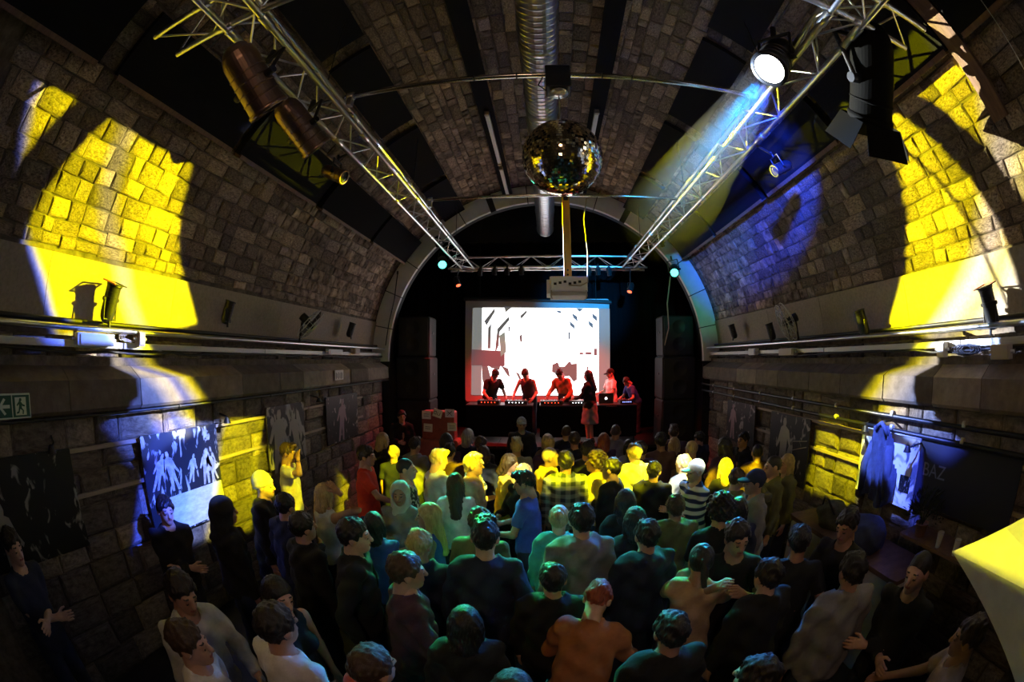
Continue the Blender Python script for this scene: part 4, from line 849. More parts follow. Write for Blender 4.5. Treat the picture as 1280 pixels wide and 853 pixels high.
def body_mesh(pose, fem):
    k = ('body', pose, fem)
    if k in _mc: return _mc[k]
    J = rig(pose, fem); pts = np.array([*J['R'], *J['L'], J['head'], (0, 0, 0.02)]); lo = np.minimum(pts.min(0)-.16, (-.3, -.25, .0)); hi = np.maximum(pts.max(0)+.16, (.3, .25, 1.5)); hi[2] = 1.56
    h = .019; P = grid(lo, hi, h); D, Q = torso(P, J); D = smin(D, legs(P), .04)
    for s_ in 'RL':
        a, b, c = J[s_]; D = smin(D, sd_caps(P, a, b, .046, .037), .03); D = smin(D, sd_caps(P, b, c, .041, .027), .012)
    for s_ in (-1, 1): D = smin(D, sd_caps(P, (s_*.105, -.03, .05), (s_*.11, .14, .035), .045, .035), .02)
    D = smin(D, sd_caps(P, J['neck'], J['head'], .056, .05), .03)
    V, F = nets(D, lo, h); Vs, Fs, mi = [V], [F], [np.zeros(len(F), int)]; n = len(V)
    # head in its own frame, fine
    lo = np.array([-.13, -.15, -.17]); h = .0075; P = grid(lo, (.13, .16, .15), h)
    D = sd_ell(P, (0, -.016, .025), (.074, .094, .095)); D = smin(D, sd_ell(P, (0, .034, -.04), (.058, .062, .068)), .035); D = smin(D, sd_caps(P, (0, .072, -.088), (0, .055, -.092), .024, .03), .03)
    D = smin(D, sd_caps(P, (0, .09, .012), (0, .113, -.024), .010, .0135), .014); D = smin(D, sd_caps(P, (-.035, .078, .022), (.035, .078, .022), .013, .013), .02)
    for s_ in (-1, 1):
        D = smin(D, sd_ell(P, (s_*.077, -.008, -.008), (.012, .024, .034)), .01); D = np.maximum(D, -sd_ell(P, (s_*.031, .1, .002), (.016, .014, .011)))
        D = np.minimum(D, sd_ell(P, (s_*.031, .083, .001), (.013, .012, .011)))
    D = smin(D, sd_caps(P, (-.016, .094, -.053), (.016, .094, -.053), .009, .009), .008)
    D = smin(D, sd_caps(P, (0, -.02, -.06), (0, -.03, -.17), .056, .057), .03)
    v, f = nets(D, lo, h); c = v[f].mean(1); m = np.zeros(len(f), int)
    for s_ in (-1, 1):
        e = np.abs(c-np.array([s_*.031, .09, .001])); m[(e[:, 0] < .010) & (e[:, 1] < .02) & (e[:, 2] < .0055)] = 1
        m[(np.abs(c[:, 0]-s_*.033) < .019) & (c[:, 1] > .07) & (np.abs(c[:, 2]-.030) < .0036)] = 1
    m[(np.abs(c[:, 0]) < .024) & (c[:, 1] > .088) & (np.abs(c[:, 2]+.053) < .0075)] = 2
    v = v@J['Rh'].T + J['head']; Vs.append(v); Fs.append(f+n); mi.append(m); n += len(v)
    for s_, sg in (('R', 1), ('L', -1)):
        a, b, c = J[s_]; v, f = hand_mesh(c, b, .75 if pose in ('drink', 'hold', 'fwd') else .35, sg); Vs.append(v); Fs.append(f+n); mi.append(np.zeros(len(f), int)); n += len(v)
    me = np_mesh('body', np.concatenate(Vs), np.concatenate(Fs), 3, np.concatenate(mi)); _mc[k] = me; return me
def fold(P, a=.004): return a*(np.sin(P[..., 2]*34+P[..., 0]*22+2*np.sin(P[..., 1]*17)) + .8*np.sin(P[..., 0]*41-P[..., 2]*19+1.7*np.sin(P[..., 2]*11)))
def top_mesh(kind, pose, fem):
    k = ('top', kind, pose, fem)
    if k in _mc: return _mc[k]
    J = rig(pose, fem); g, hem, sl = {'tee': (.014, .86, .62), 'vest': (.012, .88, 0), 'sweater': (.022, .85, 2), 'jacket': (.03, .82, 2), 'hoodie': (.03, .82, 2), 'coat': (.034, .62, 2)}[kind]
    pts = np.array([*J['R'], *J['L'], (0, 0, hem)]); lo = np.minimum(pts.min(0)-.13, (-.3, -.27, hem)); hi = np.maximum(pts.max(0)+.13, (.3, .27, 1.56)); lo[2] = min(lo[2], hem-.05); h = .0165
    P = grid(lo, hi, h); D, Q = torso(P, J, g, .02 if kind != 'vest' else .008)
    if hem < .9: D = smin(D, sd_caps(Q, (0, 0, 1.0), (0, 0, hem-.05), .15+g, .165+g), .05) if kind == 'coat' else smin(D, sd_ell(Q, (0, 0, .93), (.17+g, .125+g, .16)), .04)
    if sl:
        for s_ in 'RL':
            a, b, c = J[s_]
            if sl < 1: b2 = a+(b-a)*.85; D = smin(D, np.maximum(sd_caps(P, a, b2, .05+g, .047+g), (P-(a+(b-a)*sl*1.1))@((b-a)/np.linalg.norm(b-a)).astype(np.float32)), .02)
            else:
                D = smin(D, sd_caps(P, a, b, .049+g*.8, .039+g*.8), .03); dd = (c-b)/np.linalg.norm(c-b)
                D = smin(D, np.maximum(sd_caps(P, b, c, .039+g*.8, .029+g*.6), ((P-(c-dd*.01))@dd.astype(np.float32))), .012)
    if kind == 'hoodie':
        for (a, b) in (((-.085, .02, 1.47), (-.06, -.09, 1.46)), ((-.06, -.09, 1.46), (0, -.125, 1.43)), ((0, -.125, 1.43), (.06, -.09, 1.46)), ((.06, -.09, 1.46), (.085, .02, 1.47))): D = smin(D, sd_caps(Q, a, b, .036, .042), .03)
        D = smin(D, sd_ell(Q, (0, -.125, 1.36), (.09, .05, .09)), .03)
    if kind in ('jacket', 'coat'):
        for s_ in (-1, 1): D = smin(D, sd_caps(Q, (s_*.065, .03, 1.475), (s_*.05, -.065, 1.485), .02, .022), .015)
        D = smin(D, sd_caps(Q, (-.05, -.065, 1.485), (.05, -.065, 1.485), .022, .022), .015)
    D = D + fold(P, .004 if kind in ('tee', 'vest') else .0085)
    D = np.maximum(D, hem-Q[..., 2]); nk = sd_caps(Q, (0, .0, 1.43), (0, .05, 1.62), .062, .085)
    D = np.maximum(D, -nk)
    if kind == 'vest':
        for s_ in (-1, 1): D = np.maximum(D, -sd_ell(Q, (s_*.2, 0, 1.42), (.08, .15, .12)))
    if kind in ('jacket', 'coat'): D = np.maximum(D, -np.maximum(np.abs(Q[..., 0])-(.01+.05*np.clip((Q[..., 2]-1.0)/.5, 0, 1)), .11-Q[..., 1]))
    v, f = nets(D, lo, h); me = np_mesh('top', v, f); _mc[k] = me; return me
def trouser_mesh(kind, fem):
    k = ('leg', kind, fem)
    if k in _mc: return _mc[k]
    lo = (-.32, -.25, .03 if kind != 'skirt' else .45); h = .02; P = grid(lo, (.32, .25, 1.06), h); J = rig('stand', fem); D, Q = torso(P, J, .012)
    D = smin(np.maximum(D, P[..., 2]-1.0), legs(P, .014, .022), .03) if kind != 'skirt' else sd_caps(P, (0, 0, .98), (0, 0, .5), .16, .21)
    D = np.maximum(np.maximum(D + fold(P, .004), P[..., 2]-.99), (.06 if kind != 'skirt' else .5)-P[..., 2])
    v, f = nets(D, np.array(lo), h); me = np_mesh('trousers', v, f); _mc[k] = me; return me
def shoe_mesh():
    if 'shoe' in _mc: return _mc['shoe']
    lo = np.array((-.08, -.14, 0.)); P = grid(lo-(0, 0, .03), (.08, .24, .14), .011); D = smin(sd_caps(P, (0, -.04, .05), (0, .15, .035), .052, .045), sd_caps(P, (0, -.03, .05), (0, -.02, .12), .05, .045), .02)
    D = np.maximum(D, .002-P[..., 2]); v, f = nets(D, lo-(0, 0, .03), .011); me = np_mesh('shoe', v, f); _mc['shoe'] = me; return me
def hair_mesh(kind):
    k = ('hair', kind)
    if k in _mc: return _mc[k]
    lo = np.array([-.2, -.24, -.5 if kind in ('long', 'scarf') else -.2]); h = .0085 if kind not in ('long', 'scarf') else .0105; P = grid(lo, (.2, .2, .2), h)
    x, y, z = P[..., 0], P[..., 1], P[..., 2]
    strand = .003*np.sin(np.arctan2(x, y+.02)*34+3*np.sin(z*30)) + .002*np.sin(x*130+y*90+z*60)
    D = sd_ell(P, (0, -.018, .028), (.083, .103, .104)) + strand
    rag = .010*np.sin(x*90+3*np.sin(y*60))+.006*np.sin(x*190+z*80); cut = np.maximum(-(z-(y*1.15-.035)-rag), -(z+.085)-rag*.6)
    tuft = .0065*np.sin(x*135+2.2*np.sin(z*60))*np.sin(y*125+2*np.sin(x*55)); lump = tuft + .006*np.sin(x*38+1.3)*np.sin(y*34+.4)+.004*np.sin(z*60+x*40)
    if kind == 'short': D = np.maximum(D + lump - .003, cut)
    elif kind == 'crop': D = np.maximum(sd_ell(P, (0, -.018, .026), (.078, .098, .099)) + strand*.4, np.maximum(-(z-(y*1.25-.02)), -(z+.06)))
    elif kind == 'quiff': D = np.maximum(smin(D, sd_ell(P, (0, .05, .108), (.062, .055, .034)) + strand, .03) + lump, cut)
    elif kind == 'curly':
        b = .012*(np.sin(x*75)*np.sin(y*75)*np.sin(z*75)) + .008*np.sin(x*140+1)*np.sin(z*120); D = np.maximum(sd_ell(P, (0, -.025, .035), (.108, .122, .122)) + b*1.6, np.maximum(-(z-(y*1.3-.04)), -(z+.11)))
    elif kind in ('long', 'bob', 'pony', 'bun'):
        D = np.maximum(sd_ell(P, (0, -.018, .028), (.087, .106, .106)) + strand, -(z-(y*1.5-.06)))
        zl = -.36 if kind == 'long' else -.13
        if kind in ('long', 'bob'):
            Dn = sd_caps(P*np.array([.72, 1, 1], np.float32), (0, -.045, .0), (0, -.085, zl), .07, .045 if kind == 'long' else .055) + strand*1.3
            for s_ in (-1, 1): Dn = smin(Dn, sd_caps(P, (s_*.072, .0, .02), (s_*.085, -.01 if kind == 'bob' else .02, zl*.75), .028, .022) + strand, .02)
            D = smin(D, Dn, .02)
        if kind == 'pony': D = smin(D, sd_caps(P, (0, -.115, .03), (0, -.15, -.14), .03, .02) + strand, .015)
        if kind == 'bun': D = smin(D, sd_ell(P, (0, -.11, .075), (.048, .045, .042)) + strand, .01)
    elif kind == 'beanie': D = np.maximum(sd_ell(P, (0, -.022, .04), (.09, .11, .112)) + .002*np.sin(np.arctan2(x, y)*40), -(z-(y*.35+.005))); D = smin(D, np.maximum(np.abs(sd_ell(P, (0, -.02, .03), (.092, .112, .11)))-.008, np.abs(z-(y*.35+.018))-.018), .006)
    elif kind == 'cap':
        D = np.maximum(sd_ell(P, (0, -.018, .035), (.088, .108, .104)), -(z-(y*.12+.02))); D = np.minimum(D, np.maximum(sd_ell(P, (0, .1, .035), (.075, .085, .02)), -y+.05)); D = np.minimum(D, np.maximum(sd_ell(P, (0, -.018, .028), (.082, .1, .1))+strand, np.maximum(-(z-(y*1.1-.03)), z-.03)))
    elif kind in ('hood', 'scarf'):
        D = sd_ell(P, (0, -.03, .02), (.105, .125, .125)); D = smin(D, sd_caps(P, (0, -.06, -.06), (0, -.06, -.2), .1, .12), .05) if kind == 'hood' else smin(D, sd_caps(P, (0, -.03, -.05), (0, -.01, -.4), .1, .15), .05)
        D = np.maximum(D + .003*np.sin(z*50+x*30), -sd_ell(P, (0, .09, -.02), (.072, .13, .1)))
    v, f = nets(D, lo, h); me = np_mesh('hair', v, f); _mc[k] = me; return me
SK = [mat(f'skin_{i}', c, .5, var=.1, scale=30) for i, c in enumerate(((.55, .34, .25), (.48, .28, .20), (.38, .21, .14)))]
EYE = mat('eye_dark', (.02, .015, .012), .4); LIP = mat('lip', (.32, .10, .09), .5)
HC = dict(dark=(.012, .009, .008), brown=(.05, .028, .015), blond=(.42, .30, .13), pale=(.62, .52, .36), red=(.25, .05, .02), grey=(.3, .3, .3))
HM = {k: mat('hair_'+k, c, .45, var=.4, scale=40, stretch=(1, 1, .15), bump=.5) for k, c in HC.items()}
def cloth(nm, c, var=.2): return mat('cloth_'+nm, c, .9, var=var, scale=11, bump=.5)
CM = dict(black=cloth('black', (.008, .008, .009)), navy=cloth('navy', (.015, .02, .05)), white=cloth('white', (.72, .72, .7)), cream=cloth('cream', (.6, .55, .42)), grey=cloth('grey', (.2, .2, .2)), pale=cloth('pale', (.42, .43, .43)), red=cloth('red', (.6, .04, .015)), blue=cloth('blue', (.05, .09, .4)), teal=cloth('teal', (.08, .3, .33)), olive=cloth('olive', (.12, .12, .05)), yellow=cloth('yellow', (.55, .42, .08)), plum=cloth('plum', (.06, .025, .05)), beige=cloth('beige', (.4, .28, .2)), jeans=cloth('jeans', (.02, .03, .06)), brown=cloth('brown', (.12, .06, .03)), rust=cloth('rust', (.35, .13, .05)))
def pattern(nm, c1, c2, kind):
    m = bpy.data.materials.new('cloth_'+nm); m.use_nodes = True; nt = m.node_tree; N = nt.nodes.new; L = nt.links.new; b = nt.nodes['Principled BSDF']; b.inputs['Roughness'].default_value = .9
    tc = N('ShaderNodeTexCoord'); sx = N('ShaderNodeSeparateXYZ'); L(tc.outputs['Object'], sx.inputs[0])
    def band(o, f, th):
        a = N('ShaderNodeMath'); a.operation = 'MULTIPLY'; L(o, a.inputs[0]); a.inputs[1].default_value = f
        s_ = N('ShaderNodeMath'); s_.operation = 'SINE'; L(a.outputs[0], s_.inputs[0]); g = N('ShaderNodeMapRange'); L(s_.outputs[0], g.inputs[0]); g.inputs[1].default_value = th-.3; g.inputs[2].default_value = th+.3; return g.outputs[0]
    f = band(sx.outputs[2], 70 if kind != 'floral' else 45, 0.)
    if kind == 'plaid': a = N('ShaderNodeMath'); a.operation = 'ADD'; L(band(sx.outputs[0], 60, 0), a.inputs[0]); L(f, a.inputs[1]); d = N('ShaderNodeMath'); d.operation = 'MULTIPLY'; L(a.outputs[0], d.inputs[0]); d.inputs[1].default_value = .5; f = d.outputs[0]
    if kind == 'floral': nz = N('ShaderNodeTexNoise'); nz.inputs['Scale'].default_value = 22; L(tc.outputs['Object'], nz.inputs['Vector']); g = N('ShaderNodeMapRange'); L(nz.outputs['Fac'], g.inputs[0]); g.inputs[1].default_value = .47; g.inputs[2].default_value = .55; f = g.outputs[0]
    mx = N('ShaderNodeMix'); mx.data_type = 'RGBA'; L(f, mx.inputs[0]); mx.inputs[6].default_value = (*c1, 1); mx.inputs[7].default_value = (*c2, 1); L(mx.outputs[2], b.inputs['Base Color']); return m
CM['plaid'] = pattern('plaid', (.03, .04, .04), (.32, .33, .25), 'plaid'); CM['stripe'] = pattern('stripe', (.02, .03, .1), (.7, .7, .68), 'stripe'); CM['floral'] = pattern('floral', (.05, .06, .05), (.7, .68, .6), 'floral')
TOPN = dict(tee='t_shirt', vest='vest_top', sweater='sweater', jacket='jacket', hoodie='hoodie', coat='coat')
def person(loc, face, h, pose='stand', fem=False, hair='short', hcol='dark', top='tee', tcol='black', leg='trousers', lcol='jeans', label='', group=None, sk=None, hatm=None, z0=0.):
    s = h/1.755; t = thing('person', label, 'person', (loc[0], loc[1], z0), RAD(face-90), group); t.scale = (s, s, s)
    sk = SK[random.randrange(3)] if sk is None else SK[sk]
    def put(nm, me, m): 
        o = bpy.data.objects.new(nm, me); link(o, t)
        for i, q in enumerate(m if isinstance(m, list) else [m]): o.material_slots[i].link = 'OBJECT'; o.material_slots[i].material = q
        return o
    J = rig(pose, fem); put('body', body_mesh(pose, fem), [sk, EYE, LIP]); put(TOPN[top], top_mesh(top, pose, fem), CM[tcol]); put('skirt' if leg == 'skirt' else 'trousers', trouser_mesh(leg, fem), CM[lcol])
    hm = Matrix.Translation(J['head']) @ Matrix(J['Rh'].tolist()).to_4x4(); hats = ('beanie', 'cap', 'hood', 'scarf')
    if hair in hats: put(hair if hair != 'scarf' else 'headscarf', hair_mesh(hair), CM[hatm or 'black']).matrix_local = hm
    if hair not in hats or hair == 'beanie': put('hair', hair_mesh('crop' if hair in hats else hair), HM[hcol]).matrix_local = hm
    for sg in (-1, 1): put('shoe', shoe_mesh(), CM['black']).matrix_local = Matrix.Translation((sg*.107, -.005, 0))
    return t, J, hm
CROWD = []
def P_(px, py, face, label, h=1.75, **k): CROWD.append(dict(px=px, py=py, face=face, label=label, h=h, **k))
N, Sx, E, Wd = 90, 270, 0, 180
# left, by the posters
P_(353, 553, 20, 'person in pale t-shirt raising a hand to the face beside the left wall posters', 1.78, pose='touch', top='tee', tcol='cream', hair='quiff', hcol='brown')
P_(333, 595, 15, 'person in blue-lit beanie and dark coat near the left wall', 1.75, pose='stand', top='coat', tcol='black', hair='beanie', hatm='pale')
P_(347, 612, 80, 'person with dark hair close behind the one in the beanie', 1.68, pose='drink', top='jacket', tcol='navy')
P_(277, 622, 60, 'person in black hood standing against the blue-lit poster', 1.72, pose='stand', top='hoodie', tcol='black', hair='hood', hatm='black')
P_(404, 604, 70, 'person with pale hair lifting an arm to the head, blue lit', 1.66, pose='up', fem=True, top='vest', tcol='pale', hair='bob', hcol='blond')
P_(456, 557, 10, 'person in red t-shirt holding a forearm out, by the left wall', 1.8, pose='hold', top='tee', tcol='red', hair='short')
P_(375, 640, 60, 'person in black jacket below the one in the pale t-shirt', 1.72, pose='stand', top='jacket', tcol='black')
P_(437, 648, 20, 'person in open dark jacket with reddish face in profile, near left', 1.8, pose='pocket', top='jacket', tcol='black', hair='short')
P_(340, 730, 340, 'person with dark bobbed hair and red-lit face in the near left crowd', 1.66, pose='drink', fem=True, top='vest', tcol='black', hair='bob')
P_(222, 722, 350, 'person in loose pale grey shirt bending forward in the near left crowd', 1.76, pose='fwd', top='sweater', tcol='pale', hair='short')
P_(268, 765, 30, 'person in white t-shirt looking left in the near crowd', 1.72, pose='stand', top='tee', tcol='white', hair='short', hcol='brown')
P_(305, 758, 75, 'person in white t-shirt with back turned in the near crowd', 1.78, pose='stand', top='tee', tcol='white', hair='short')
P_(203, 620, 340, 'person in black sweater in the shade of the blue poster', 1.7, pose='cross', top='sweater', tcol='black')
P_(8, 660, 20, 'person in dark t-shirt with bare elbow at the edge of the left wall', 1.75, pose='cross', top='tee', tcol='navy')
P_(420, 800, 60, 'person in red t-shirt in the foreground of the crowd', 1.7, pose='stand', top='tee', tcol='red', hair='short', hcol='brown')
# yellow-lit row
P_(499, 603, 280, 'person in pale headscarf and dark glasses facing the balcony', 1.64, pose='cross', fem=True, top='sweater', tcol='grey', hair='scarf', hatm='pale')
P_(520, 571, 10, 'person with cropped hair in patterned shirt looking up to the right', 1.76, pose='stand', top='tee', tcol='floral', hair='crop')
P_(545, 566, 40, 'person with blond hair in white long-sleeved top, head bowed right', 1.78, pose='fwd', top='sweater', tcol='white', hair='quiff', hcol='blond')
P_(573, 586, 100, 'person with long straight hair in white t-shirt seen from behind', 1.66, pose='drink', fem=True, top='tee', tcol='white', hair='long', hcol='brown')
P_(584, 567, 5, 'person with short yellow-lit hair in profile behind the long-haired one', 1.76, pose='stand', top='jacket', tcol='beige', hair='quiff', hcol='blond')
P_(607, 572, 20, 'person with pale blond long hair in pink-white top, profile', 1.66, pose='drink', fem=True, top='tee', tcol='stripe', hair='bob', hcol='pale')
P_(623, 568, 350, 'person with brown hair in yellow light, profile to the right', 1.7, pose='fwd', fem=True, top='sweater', tcol='yellow', hair='bob', hcol='brown')
P_(652, 574, 230, 'person with side-parted light hair facing the blond pair', 1.68, pose='drink', fem=True, top='sweater', tcol='black', hair='bob', hcol='blond')
P_(663, 589, 170, 'person with blue-lit dark hair and blue shirt, head bowed', 1.75, pose='fwd', top='tee', tcol='blue', hair='quiff')
P_(684, 563, 0, 'person with bright yellow-lit head and open hood beside the plaid shirt', 1.76, pose='stand', top='hoodie', tcol='yellow', hair='crop', hcol='pale')
P_(703, 561, 90, 'person in plaid shirt seen from behind, dark cropped hair', 1.82, pose='stand', top='jacket', tcol='plaid', hair='short')
P_(741, 566, 160, 'person with curly hair in yellow jacket, profile to the left', 1.74, pose='pocket', top='hoodie', tcol='yellow', hair='curly', hcol='brown')
P_(765, 572, 150, 'person in black sweater looking left beside the yellow jacket', 1.78, pose='cross', top='sweater', tcol='black', hair='short')
P_(794, 555, 100, 'person with light hair in white hooded top with blue sheen, from behind', 1.82, pose='stand', top='hoodie', tcol='white', hair='short', hcol='blond')
P_(826, 574, 60, 'person with dark hair between the white hood and the purple top', 1.7, pose='stand', top='jacket', tcol='black')
P_(850, 572, 120, 'person with fair hair in lilac-white top, from behind', 1.7, pose='stand', top='sweater', tcol='pale', hair='short', hcol='blond')
P_(878, 573, 200, 'person in tilted white cap and striped scarf top', 1.74, pose='cross', top='sweater', tcol='stripe', hair='cap', hatm='white')
P_(908, 573, 95, 'person with long golden hair from behind, next to the white cap', 1.66, pose='stand', fem=True, top='sweater', tcol='black', hair='long', hcol='blond')
P_(932, 584, 10, 'person with a hand raised to the mouth beside the golden hair', 1.66, pose='touch', top='jacket', tcol='olive', hair='short', hcol='brown')
P_(958, 569, 170, 'person with dark hair and yellow-lit face turned left, olive jacket', 1.76, pose='drink', top='jacket', tcol='olive', hair='crop')
P_(978, 571, 180, 'person with straight blond hair in profile next to the olive jacket', 1.68, pose='stand', fem=True, top='jacket', tcol='olive', hair='long', hcol='blond')
P_(938, 592, 170, 'person in dark cap and green-lit jacket in profile', 1.76, pose='pocket', top='jacket', tcol='grey', hair='cap', hatm='navy')
P_(893, 611, 95, 'person with big curly green-lit hair seen from behind', 1.78, pose='stand', top='tee', tcol='black', hair='curly')
P_(862, 622, 80, 'person in loose olive jacket beside the curly hair', 1.68, pose='stand', top='coat', tcol='olive', hair='short', hcol='brown')
P_(926, 620, 60, 'person with blue-lit hair behind the dark cap', 1.62, pose='stand', fem=True, top='sweater', tcol='navy', hair='bob')
P_(785, 612, 90, 'person with long dark bluish hair seen from behind', 1.68, pose='stand', fem=True, top='sweater', tcol='black', hair='long')
# teal-lit middle
P_(748, 624, 92, 'person in dark hooded jacket with pale hood, teal-lit hair', 1.84, pose='stand', top='hoodie', tcol='grey', hair='short')
P_(706, 636, 85, 'person with cyan-lit hair tied in a bun and teal top', 1.66, pose='stand', fem=True, top='sweater', tcol='teal', hair='bun', hcol='blond')
P_(789, 644, 100, 'person with blue-green crown of hair behind the dark jackets', 1.68, pose='stand', fem=True, top='jacket', tcol='black', hair='bob')
P_(599, 634, 80, 'person with green-lit hair just beyond the man in dark shirt', 1.74, pose='stand', top='tee', tcol='olive', hair='short', hcol='brown')
P_(604, 655, 90, 'person in dark shirt with teal-lit shoulders, hand on hip, from behind', 1.84, pose='pocket', top='sweater', tcol='navy', hair='quiff')
P_(530, 630, 190, 'person with green-lit long hair and blue strappy top', 1.66, pose='hold', fem=True, top='vest', tcol='blue', hair='long', hcol='blond')
P_(542, 671, 80, 'person with bright green-lit fair hair holding a clear cup', 1.7, pose='drink', top='jacket', tcol='navy', hair='short', hcol='blond')
P_(508, 686, 30, 'person in plum sweater with brown hair looking right', 1.76, pose='drink', top='sweater', tcol='plum', hair='short', hcol='brown')
P_(472, 640, 100, 'person in grey-blue top between the red shirt and the plum sweater', 1.62, pose='stand', fem=True, top='sweater', tcol='blue', hair='bob')
P_(832, 648, 100, 'person in dark jacket with pale blue-lit collar, from behind', 1.76, pose='stand', top='hoodie', tcol='navy', hair='short')
P_(864, 668, 60, 'person with blue-lit long hair hugging a partner', 1.68, pose='hug', fem=True, top='sweater', tcol='beige', hair='pony', sk=2)
P_(898, 652, 245, 'person with dark hair embraced by the long-haired partner', 1.78, pose='hug', top='tee', tcol='black', hair='short', sk=2)
P_(735, 742, 70, 'person in rust-brown top leaning in the foreground crowd', 1.66, pose='dj', top='sweater', tcol='rust', hair='short', hcol='red')
P_(958, 822, 120, 'person with blue-white highlights in dark hair in the foreground', 1.7, pose='drink', top='tee', tcol='black', hair='short')
P_(640, 843, 90, 'person with blue-lit hair at the very front of the crowd', 1.68, pose='stand', top='jacket', tcol='black', hair='bob')
P_(1068, 632, 200, 'person with dark hair bending the head down by the piled coats', 1.8, pose='fwd', top='tee', tcol='black', hair='short')
P_(1085, 690, 80, 'person in grey blazer seen from behind on the right', 1.76, pose='stand', top='jacket', tcol='grey', hair='short')
P_(1145, 690, 190, 'person with red-lit face in black sweater, facing the grey blazer', 1.76, pose='cross', top='sweater', tcol='black', hair='crop')
P_(996, 664, 60, 'person in black t-shirt with bare arm on the right', 1.74, pose='pocket', top='tee', tcol='black', hair='short')
P_(1225, 770, 120, 'person in pinkish shirt below the white lantern', 1.68, pose='hold', top='tee', tcol='beige', hair='short', hcol='brown')
P_(975, 690, 100, 'person in black coat between the couple and the grey blazer', 1.7, pose='stand', top='coat', tcol='black')
P_(672, 708, 85, 'person in black jacket in front of the teal top', 1.64, pose='stand', top='jacket', tcol='black')
P_(820, 760, 95, 'person in black sweater in front of the couple', 1.7, pose='stand', top='sweater', tcol='black')
P_(580, 760, 95, 'person in black coat in the foreground, left of the rust top', 1.62, pose='stand', fem=True, top='coat', tcol='black', hair='bob')
# darker rows before the stage
GB = dict(group='people in dark clothes before the stage', label='person in dark clothes standing in the unlit rows before the stage')
back = [(478, 541), (497, 556), (520, 548), (556, 543), (578, 553), (602, 546), (618, 556), (640, 548), (668, 545), (692, 542), (720, 540), (736, 552), (779, 548), (806, 550), (824, 541), (842, 547), (866, 540), (884, 552), (901, 546), (934, 555), (704, 533), (585, 536), (762, 533), (852, 531)]
seen_ = set()
HN = dict(bob='bobbed', short='short', crop='cropped', quiff='swept-up'); TN = dict(sweater='sweater', jacket='jacket', tee='t-shirt')
for i, (x, y) in enumerate(back):
    hr = 'bob' if i % 3 == 0 else random.choice(('short', 'crop', 'short', 'quiff')); hc = random.choice(('dark', 'brown', 'blond', 'dark')); tp = random.choice(('sweater', 'jacket', 'tee')); tc_ = ('black', 'navy', 'grey', 'plum', 'brown')[i % 5]
    while (hr, hc, tp, tc_) in seen_: hc = random.choice(('dark', 'brown', 'blond', 'grey')); tp = random.choice(('sweater', 'jacket', 'tee'))
    seen_.add((hr, hc, tp, tc_))
    P_(x, y, random.choice((70, 85, 95, 110, 60)), f'person with {HN[hr]} {hc} hair in {tc_} {TN[tp]} in the unlit rows before the stage', random.uniform(1.62, 1.82), pose=random.choice(('stand', 'cross', 'drink', 'stand')), fem=i % 3 == 0, top=tp, tcol=tc_, hair=hr, hcol=hc, group=GB['group'])
P_(757, 541, 95, 'person with reddish hair before the stage', 1.7, fem=True, top='sweater', tcol='plum', hair='long', hcol='red')
P_(652, 522, 280, 'person in pale cap facing the crowd at the stage front', 1.78, pose='stand', top='jacket', tcol='black', hair='cap', hatm='pale')
P_(493, 484, 300, 'person in dark clothes standing by the left speaker stack', 1.75, pose='drink', top='jacket', tcol='black')
P_(930, 540, 200, 'person with red-lit face by the right wall near the stage', 1.72, pose='stand', top='jacket', tcol='black')
pos = []
for c in CROWD:
    p = at_z(c['px'], c['py'], c['h']); q = Vector((p.x, p.y))
    if c['px'] == 493: q = Vector((-2.95, 8.35))
    pos.append(q)
for it in range(30):      # nudge apart anyone standing in someone else
    for i in range(len(pos)):
        for j in range(i):
            d = pos[i]-pos[j]; L = d.length; m_ = .47
            if {i, j} & {k for k, c in enumerate(CROWD) if c.get('pose') == 'hug'} and L > .3 and all(CROWD[k].get('pose') == 'hug' for k in (i, j)): continue
            if L < m_: e = (d.normalized() if L > 1e-4 else Vector((1, 0)))*(m_-L)*.5; pos[i] += e; pos[j] -= e
    for q in pos: q.x = max(-3.12, min(3.1, q.x)); q.y = min(q.y, 8.3)
HEADS = {}
for c, q in zip(CROWD, pos):
    k = {a: b for a, b in c.items() if a not in ('px', 'py', 'face', 'label', 'h')}
    HEADS[c['px'], c['py']] = person((q.x, q.y), c['face'], c['h'], label=c['label'], **k)
# performers on the stage
def perf(px, py, Y, face, label, h, **k): p = at_y(px, py, Y); person((p.x, Y), face, h, label=label, z0=SH, **k)
perf(612, 474, 10.22, 300, 'performer in dark t-shirt bending over the left stage table', 1.72, pose='dj', top='tee', tcol='black', hair='short')
perf(662, 470, 10.22, 255, 'performer in red-lit vest leaning over the mixing desk', 1.74, pose='dj', top='vest', tcol='plum', hair='short', hcol='brown')
perf(708, 466, 10.22, 240, 'performer in rust top leaning over the right stage table', 1.74, pose='dj', top='sweater', tcol='rust', hair='short')
perf(738, 466, 9.12, 150, 'performer with long dark hair in grey skirt at the stage edge', 1.62, pose='fwd', fem=True, top='sweater', tcol='black', hair='long', leg='skirt', lcol='grey')
perf(765, 476, 10.25, 200, 'performer in black cap and white t-shirt right of the screen', 1.62, pose='fwd', top='tee', tcol='white', hair='cap', lcol='white')
perf(796, 492, 10.3, 200, 'performer in blue shirt crouched over the effects unit', 1.5, pose='dj', top='tee', tcol='blue', hair='short')

